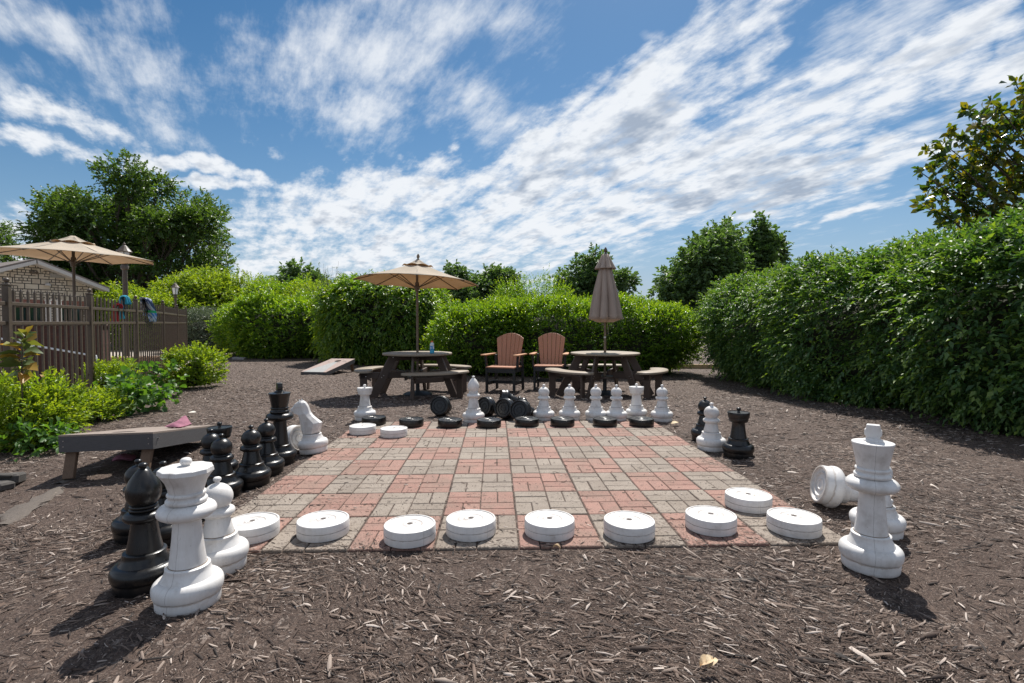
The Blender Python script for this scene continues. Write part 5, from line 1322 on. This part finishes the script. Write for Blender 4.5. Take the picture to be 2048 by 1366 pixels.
def magnolia():
    c = at(2075, 330, 8.2); base = (c.x+.9, c.y+.3, 0)
    t = empty('magnolia_tree', base); tag(t, 'magnolia with large glossy leaves rising over the hedge at the right edge', 'tree')
    g = np.random.default_rng(9); mb = MB(); P_, D_ = [], []
    mb.tube([(0, 0, -.1), (0, 0, 1.), (-.1, 0, 2.2), (-.1, -.1, 3.4), (0, 0, 4.4)], [.11, .10, .085, .06, .03], 10)
    tips = []
    T_ = [(1842, 345, 8.0), (1858, 300, 8.1), (1850, 405, 8.0), (1885, 425, 7.9), (1880, 322, 8.3), (1905, 262, 8.2), (1935, 225, 8.3), (1960, 235, 8.1), (1985, 205, 8.4), (2030, 165, 8.4), (2046, 190, 8.2), (1930, 275, 8.0), (1960, 300, 8.3), (1905, 320, 7.8),
          (1935, 355, 8.1), (1900, 375, 8.2), (1960, 400, 8.0), (1990, 360, 8.3), (2000, 300, 8.0), (2020, 255, 8.2), (2045, 330, 7.9), (2040, 400, 8.2), (1925, 425, 8.3), (2080, 240, 8.2), (2100, 300, 8.1), (2120, 380, 8.0), (1975, 262, 7.9), (2015, 345, 8.5),
          (1868, 372, 8.2), (1890, 290, 8.1), (1948, 330, 8.5), (1975, 425, 8.2), (2015, 420, 8.0), (2060, 290, 8.5), (2110, 200, 8.4), (2160, 300, 8.2), (2005, 225, 8.0), (1915, 345, 8.4), (2035, 220, 8.5), (2060, 370, 8.4), (1875, 405, 8.3), (1990, 395, 7.9)]
    for px, py, d in T_:
        e = at(px, py, d)-Vector(base); h = max(.9, min(3.6, e.z-.5-abs(e.x)*.30)); s = Vector((-.08, 0, h)); m = s.lerp(e, .5)+Vector((0, 0, -.06))
        mb.tube([s, s.lerp(m, .5), m, m.lerp(e, .5), e], [.030, .024, .017, .012, .006], 6)
        for k in range(6):
            q = m.lerp(e, .35+.65*k/5) if k < 5 else e
            o = Vector(nrm(g.normal(size=3)))*(.17 if k < 5 else .02); o.z = abs(o.z)*.7
            qe = q+o; mb.tube([q, qe], [.006, .004], 5)
            P_.append(qe); D_.append(np.array(nrm(np.array(o)+np.array([e.x-m.x, e.y-m.y, .1])*.35+g.normal(size=3)*.15)))
    mb.build('trunk', M['bark'], t)
    P_ = np.array([list(p) for p in P_]); D_ = np.array([list(q) for q in D_])
    P2 = np.repeat(P_, 11, 0)+np.random.default_rng(3).normal(0, .03, (len(P_)*11, 3)); D2 = np.repeat(nrm(D_), 11, 0); D2 = nrm(D2*.55+nrm(g.normal(size=D2.shape))*.8+np.array([0, 0, .2]))
    leaves('crown', P2, D2, LM['magnolia'], t, 1, .03, .165, .085, .25, .5, .1, seed=4, fine=True, fold=.12)
    fl = MB()
    for (px, py) in ((1948, 250), (1968, 247)):
        c_ = at(px, py, 7.85)-Vector(base)
        for k in range(7):
            a = k*2*PI/7; r_ = .032; v = [c_+Vector((math.cos(a)*r_*.2, math.sin(a)*r_*.2, -.02)), c_+Vector((math.cos(a-.5)*r_, math.sin(a-.5)*r_, .01)), c_+Vector((math.cos(a)*r_*1.25, math.sin(a)*r_*1.25, .045)), c_+Vector((math.cos(a+.5)*r_, math.sin(a+.5)*r_, .01))]
            fl.add(v, [(0, 1, 2, 3)])
    fl.build('flower', simple('cream_petal', (.75, .70, .58), .6, .1), t)
magnolia()
# low hills on the horizon
def hills():
    vs = []; fs = []; n = 90
    for i in range(n+1):
        a = R(-60+120*i/n); h = 11+5*mnoise.noise(Vector((i*.13, 0, 0)))+1.2*mnoise.noise(Vector((i*1.1, 3, 0)))
        for r_, z in ((330, -2), (350, h*.55), (375, h), (420, h*.6)): vs.append((math.sin(a)*r_, math.cos(a)*r_, z))
    for i in range(n):
        for k in range(3): q = i*4+k; fs.append((q, q+4, q+5, q+1))
    tag(MB().add(vs, fs).build('hills', simple('wooded_hill', (.045, .075, .045), .95, .4, .08, bstr=0), None, 60), kind='structure')
hills()

# ================================================================== SKY AND SUN
SUN_AZ, SUN_EL = R(17), R(56.5)       # azimuth to the right of +y
sun = bpy.data.lights.new('sun', 'SUN'); so = bpy.data.objects.new('sun', sun); COL.objects.link(so)
sun.energy = 5.0; sun.angle = R(.53); sun.color = (1, .955, .89)
sdir = Vector((math.sin(SUN_AZ)*math.cos(SUN_EL), math.cos(SUN_AZ)*math.cos(SUN_EL), math.sin(SUN_EL)))
so.rotation_euler = sdir.to_track_quat('Z', 'Y').to_euler(); so.location = sdir*50
w = bpy.data.worlds.new('World'); scene.world = w; w.use_nodes = True
w.cycles.sampling_method = 'MANUAL'; w.cycles.sample_map_resolution = 256
nt = w.node_tree; bg = nt.nodes['Background']; bg.inputs['Strength'].default_value = .15
sky = N(nt, 'ShaderNodeTexSky', sky_type='NISHITA', sun_disc=False, sun_elevation=SUN_EL, sun_rotation=SUN_AZ, altitude=200, air_density=1., dust_density=.6, ozone_density=2.2)
tc = N(nt, 'ShaderNodeTexCoord'); D = tc.outputs['Generated']
def dot(v):
    n = N(nt, 'ShaderNodeVectorMath', operation='DOT_PRODUCT'); nt.links.new(D, n.inputs[0]); n.inputs[1].default_value = tuple(v); return n.outputs['Value']
df = math_(nt, 'MAXIMUM', dot(FW), .05)
uu = math_(nt, 'DIVIDE', dot(RT), df); vv = math_(nt, 'DIVIDE', dot(UP), df)
cb = N(nt, 'ShaderNodeCombineXYZ'); nt.links.new(uu, cb.inputs[0]); nt.links.new(vv, cb.inputs[1]); Q = cb.outputs[0]
def px2(px, py): return ((px-1024)/FPX, (683-py)/FPX, 0)
# domain warp so that the cloud banks get ragged outlines
wn = noise(nt, Q, 4.5, 3, .6, 1)
ws = N(nt, 'ShaderNodeVectorMath', operation='MULTIPLY_ADD'); nt.links.new(wn, ws.inputs[0]); ws.inputs[1].default_value = (.22, .16, 0)
wq = N(nt, 'ShaderNodeVectorMath', operation='ADD'); nt.links.new(Q, wq.inputs[0]); wq.inputs[1].default_value = (-.11, -.08, 0)
nt.links.new(wq.outputs[0], ws.inputs[2])
QW = ws.outputs[0]
def blob(px, py, L, W, ang, s):
    m = N(nt, 'ShaderNodeMapping', vector_type='TEXTURE'); m.inputs['Location'].default_value = px2(px, py)
    m.inputs['Rotation'].default_value = (0, 0, R(ang)); m.inputs['Scale'].default_value = (1.75*L/FPX, 1.75*W/FPX, 1)
    nt.links.new(QW, m.inputs['Vector'])
    g = N(nt, 'ShaderNodeTexGradient', gradient_type='SPHERICAL'); nt.links.new(m.outputs[0], g.inputs[0])
    return math_(nt, 'MULTIPLY', g.outputs['Fac'], 1.5*s)
def union(lst):
    o = lst[0]
    for q in lst[1:]: o = math_(nt, 'MAXIMUM', o, q)
    return math_(nt, 'MINIMUM', o, 1.)
lg_ = math_(nt, 'MULTIPLY', math_(nt, 'SUBTRACT', noise(nt, Q, 2.3, 1), .5), 1.1)
cirrus = union([blob(740, 60, 300, 120, 10, 1.), blob(670, 170, 160, 85, -38, 1.), blob(950, 215, 220, 70, -24, .72), blob(520, 80, 130, 60, -35, .7), blob(290, 150, 130, 140, 30, .66),
                blob(120, 70, 230, 60, -32, .62), blob(330, 250, 150, 34, -38, .62), blob(1740, 60, 450, 60, 33, .82), blob(1650, 190, 330, 50, 30, .8), blob(1850, 260, 260, 50, 22, .66), blob(1345, 60, 22, 100, 80, .5), blob(40, 160, 120, 70, -20, .55),
                blob(1500, 400, 420, 90, 8, .62), blob(700, 520, 420, 60, 4, .5), blob(1280, 500, 420, 50, 4, .5)])
cumulus = union([blob(1360, 150, 340, 72, 44, 1.2), blob(1180, 300, 280, 95, 36, 1.15), blob(840, 395, 420, 60, 9, .86), blob(1240, 390, 460, 100, 18, 1.06), blob(900, 480, 460, 62, 6, .70),
                 blob(1540, 270, 330, 85, 26, 1.), blob(1690, 340, 330, 55, 12, .95), blob(1850, 130, 290, 58, 38, .9), blob(1990, 110, 110, 60, 42, .85), blob(1500, 60, 95, 66, 55, 1.1),
                 blob(100, 225, 190, 34, -16, .66), blob(105, 295, 170, 24, -8, .72), blob(410, 342, 150, 15, -15, 1.05), blob(440, 378, 110, 10, -6, .8), blob(30, 480, 140, 60, 5, .6), blob(540, 520, 160, 60, 5, .66), blob(900, 297, 26, 12, 30, .62), blob(1700, 440, 240, 12, 14, .66)])
# cloud streets: noise laid out on the flat cloud layer overhead, drawn out along one wind direction
sz_ = N(nt, 'ShaderNodeSeparateXYZ'); nt.links.new(D, sz_.inputs[0])
dz_ = math_(nt, 'ADD', math_(nt, 'MAXIMUM', sz_.outputs[2], 0), .15)
WA = R(-27)
al_ = math_(nt, 'DIVIDE', dot((math.sin(WA), math.cos(WA), 0)), dz_); ac_ = math_(nt, 'DIVIDE', dot((math.cos(WA), -math.sin(WA), 0)), dz_)
cl_ = N(nt, 'ShaderNodeCombineXYZ'); nt.links.new(al_, cl_.inputs[0]); nt.links.new(ac_, cl_.inputs[1]); PL = cl_.outputs[0]
QS = stretch(nt, PL, (.32, .46, 1))
n1 = noise(nt, stretch(nt, PL, (1.6, 6.2, 1)), 1, 5, .60)
n2 = noise(nt, QS, 18, 6, .64)
n3 = noise(nt, stretch(nt, PL, (3.2, 11, 1)), 1, 5, .66)
pf = math_(nt, 'ADD', math_(nt, 'MULTIPLY', n1, .5), math_(nt, 'MULTIPLY', n2, .5))
rip = math_(nt, 'ADD', math_(nt, 'MULTIPLY', n3, .55), math_(nt, 'MULTIPLY', n2, .45))
dc = math_(nt, 'ADD', math_(nt, 'ADD', cirrus, lg_), math_(nt, 'MULTIPLY', math_(nt, 'SUBTRACT', rip, .5), 2.9))
ac = N(nt, 'ShaderNodeMapRange', interpolation_type='SMOOTHSTEP'); nt.links.new(dc, ac.inputs[0]); ac.inputs[1].default_value = .34; ac.inputs[2].default_value = 1.5; ac.inputs[4].default_value = .88
dk = math_(nt, 'ADD', math_(nt, 'ADD', cumulus, math_(nt, 'MULTIPLY', lg_, .6)), math_(nt, 'MULTIPLY', math_(nt, 'SUBTRACT', pf, .5), 3.9))
ak = N(nt, 'ShaderNodeMapRange', interpolation_type='SMOOTHSTEP'); nt.links.new(dk, ak.inputs[0]); ak.inputs[1].default_value = .32; ak.inputs[2].default_value = 1.14; ak.inputs[4].default_value = .97
alpha = math_(nt, 'MAXIMUM', ac.outputs[0], ak.outputs[0])
# thicker cloud is greyer underneath: second sample of the same billows, shifted towards the sun
sh = N(nt, 'ShaderNodeVectorMath', operation='ADD'); nt.links.new(QS, sh.inputs[0]); sh.inputs[1].default_value = (-.016, .0, 0)
n2b = noise(nt, sh.outputs[0], 17, 3, .60)
und = math_(nt, 'ADD', math_(nt, 'MULTIPLY', math_(nt, 'SUBTRACT', n2b, n2), 3.2), math_(nt, 'MULTIPLY', math_(nt, 'SUBTRACT', dk, 1.), .6))
gb_ = union([blob(1255, 265, 130, 26, 36, .8), blob(1180, 310, 90, 22, 33, .8), blob(1490, 395, 190, 30, 5, .9), blob(1600, 335, 170, 24, 8, .6), blob(1080, 350, 100, 18, 20, .6), blob(1470, 80, 45, 34, 60, .45)])
und = math_(nt, 'ADD', und, math_(nt, 'MULTIPLY', gb_, .85), clamp=True)
k_ = .80/.15
ccol = mixc(nt, math_(nt, 'MULTIPLY', und, ak.outputs[0]), tuple(q*k_ for q in (.87, .90, .94)), tuple(q*k_ for q in (.36, .43, .54)))
sp_ = N(nt, 'ShaderNodeSeparateColor'); nt.links.new(sky.outputs[0], sp_.inputs[0])
cm_ = N(nt, 'ShaderNodeCombineColor')
for i_, (a_, g_) in enumerate(((.56, 1.75), (.53, 1.25), (.56, 1.08))):      # clear, slightly polarised blue
    nt.links.new(math_(nt, 'MULTIPLY', math_(nt, 'POWER', math_(nt, 'MULTIPLY', sp_.outputs[i_], .15), g_), a_*.80/.15), cm_.inputs[i_])
sepd = N(nt, 'ShaderNodeSeparateXYZ'); nt.links.new(D, sepd.inputs[0])
hz = math_(nt, 'POWER', 2.718, math_(nt, 'MULTIPLY', math_(nt, 'MAXIMUM', sepd.outputs[2], 0), -7.))
skc = mixc(nt, hz, cm_.outputs[0], tuple(q*k_ for q in (.36, .48, .64)))
# unseen bright broken cloud added above and behind the viewer as fill light
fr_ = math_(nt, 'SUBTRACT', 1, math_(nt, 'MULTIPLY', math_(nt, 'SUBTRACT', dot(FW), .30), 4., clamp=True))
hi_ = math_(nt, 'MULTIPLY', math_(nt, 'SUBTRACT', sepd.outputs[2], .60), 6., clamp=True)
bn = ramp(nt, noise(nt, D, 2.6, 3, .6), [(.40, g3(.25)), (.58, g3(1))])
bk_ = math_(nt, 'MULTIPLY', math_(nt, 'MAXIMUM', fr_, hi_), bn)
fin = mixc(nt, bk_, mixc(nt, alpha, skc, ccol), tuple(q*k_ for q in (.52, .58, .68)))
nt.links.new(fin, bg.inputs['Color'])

scene.view_settings.view_transform = 'Standard'; scene.view_settings.look = 'None'; scene.view_settings.exposure = .36; scene.view_settings.gamma = 1
scene.render.engine = 'CYCLES'
scene.cycles.max_bounces = 6; scene.cycles.transparent_max_bounces = 4
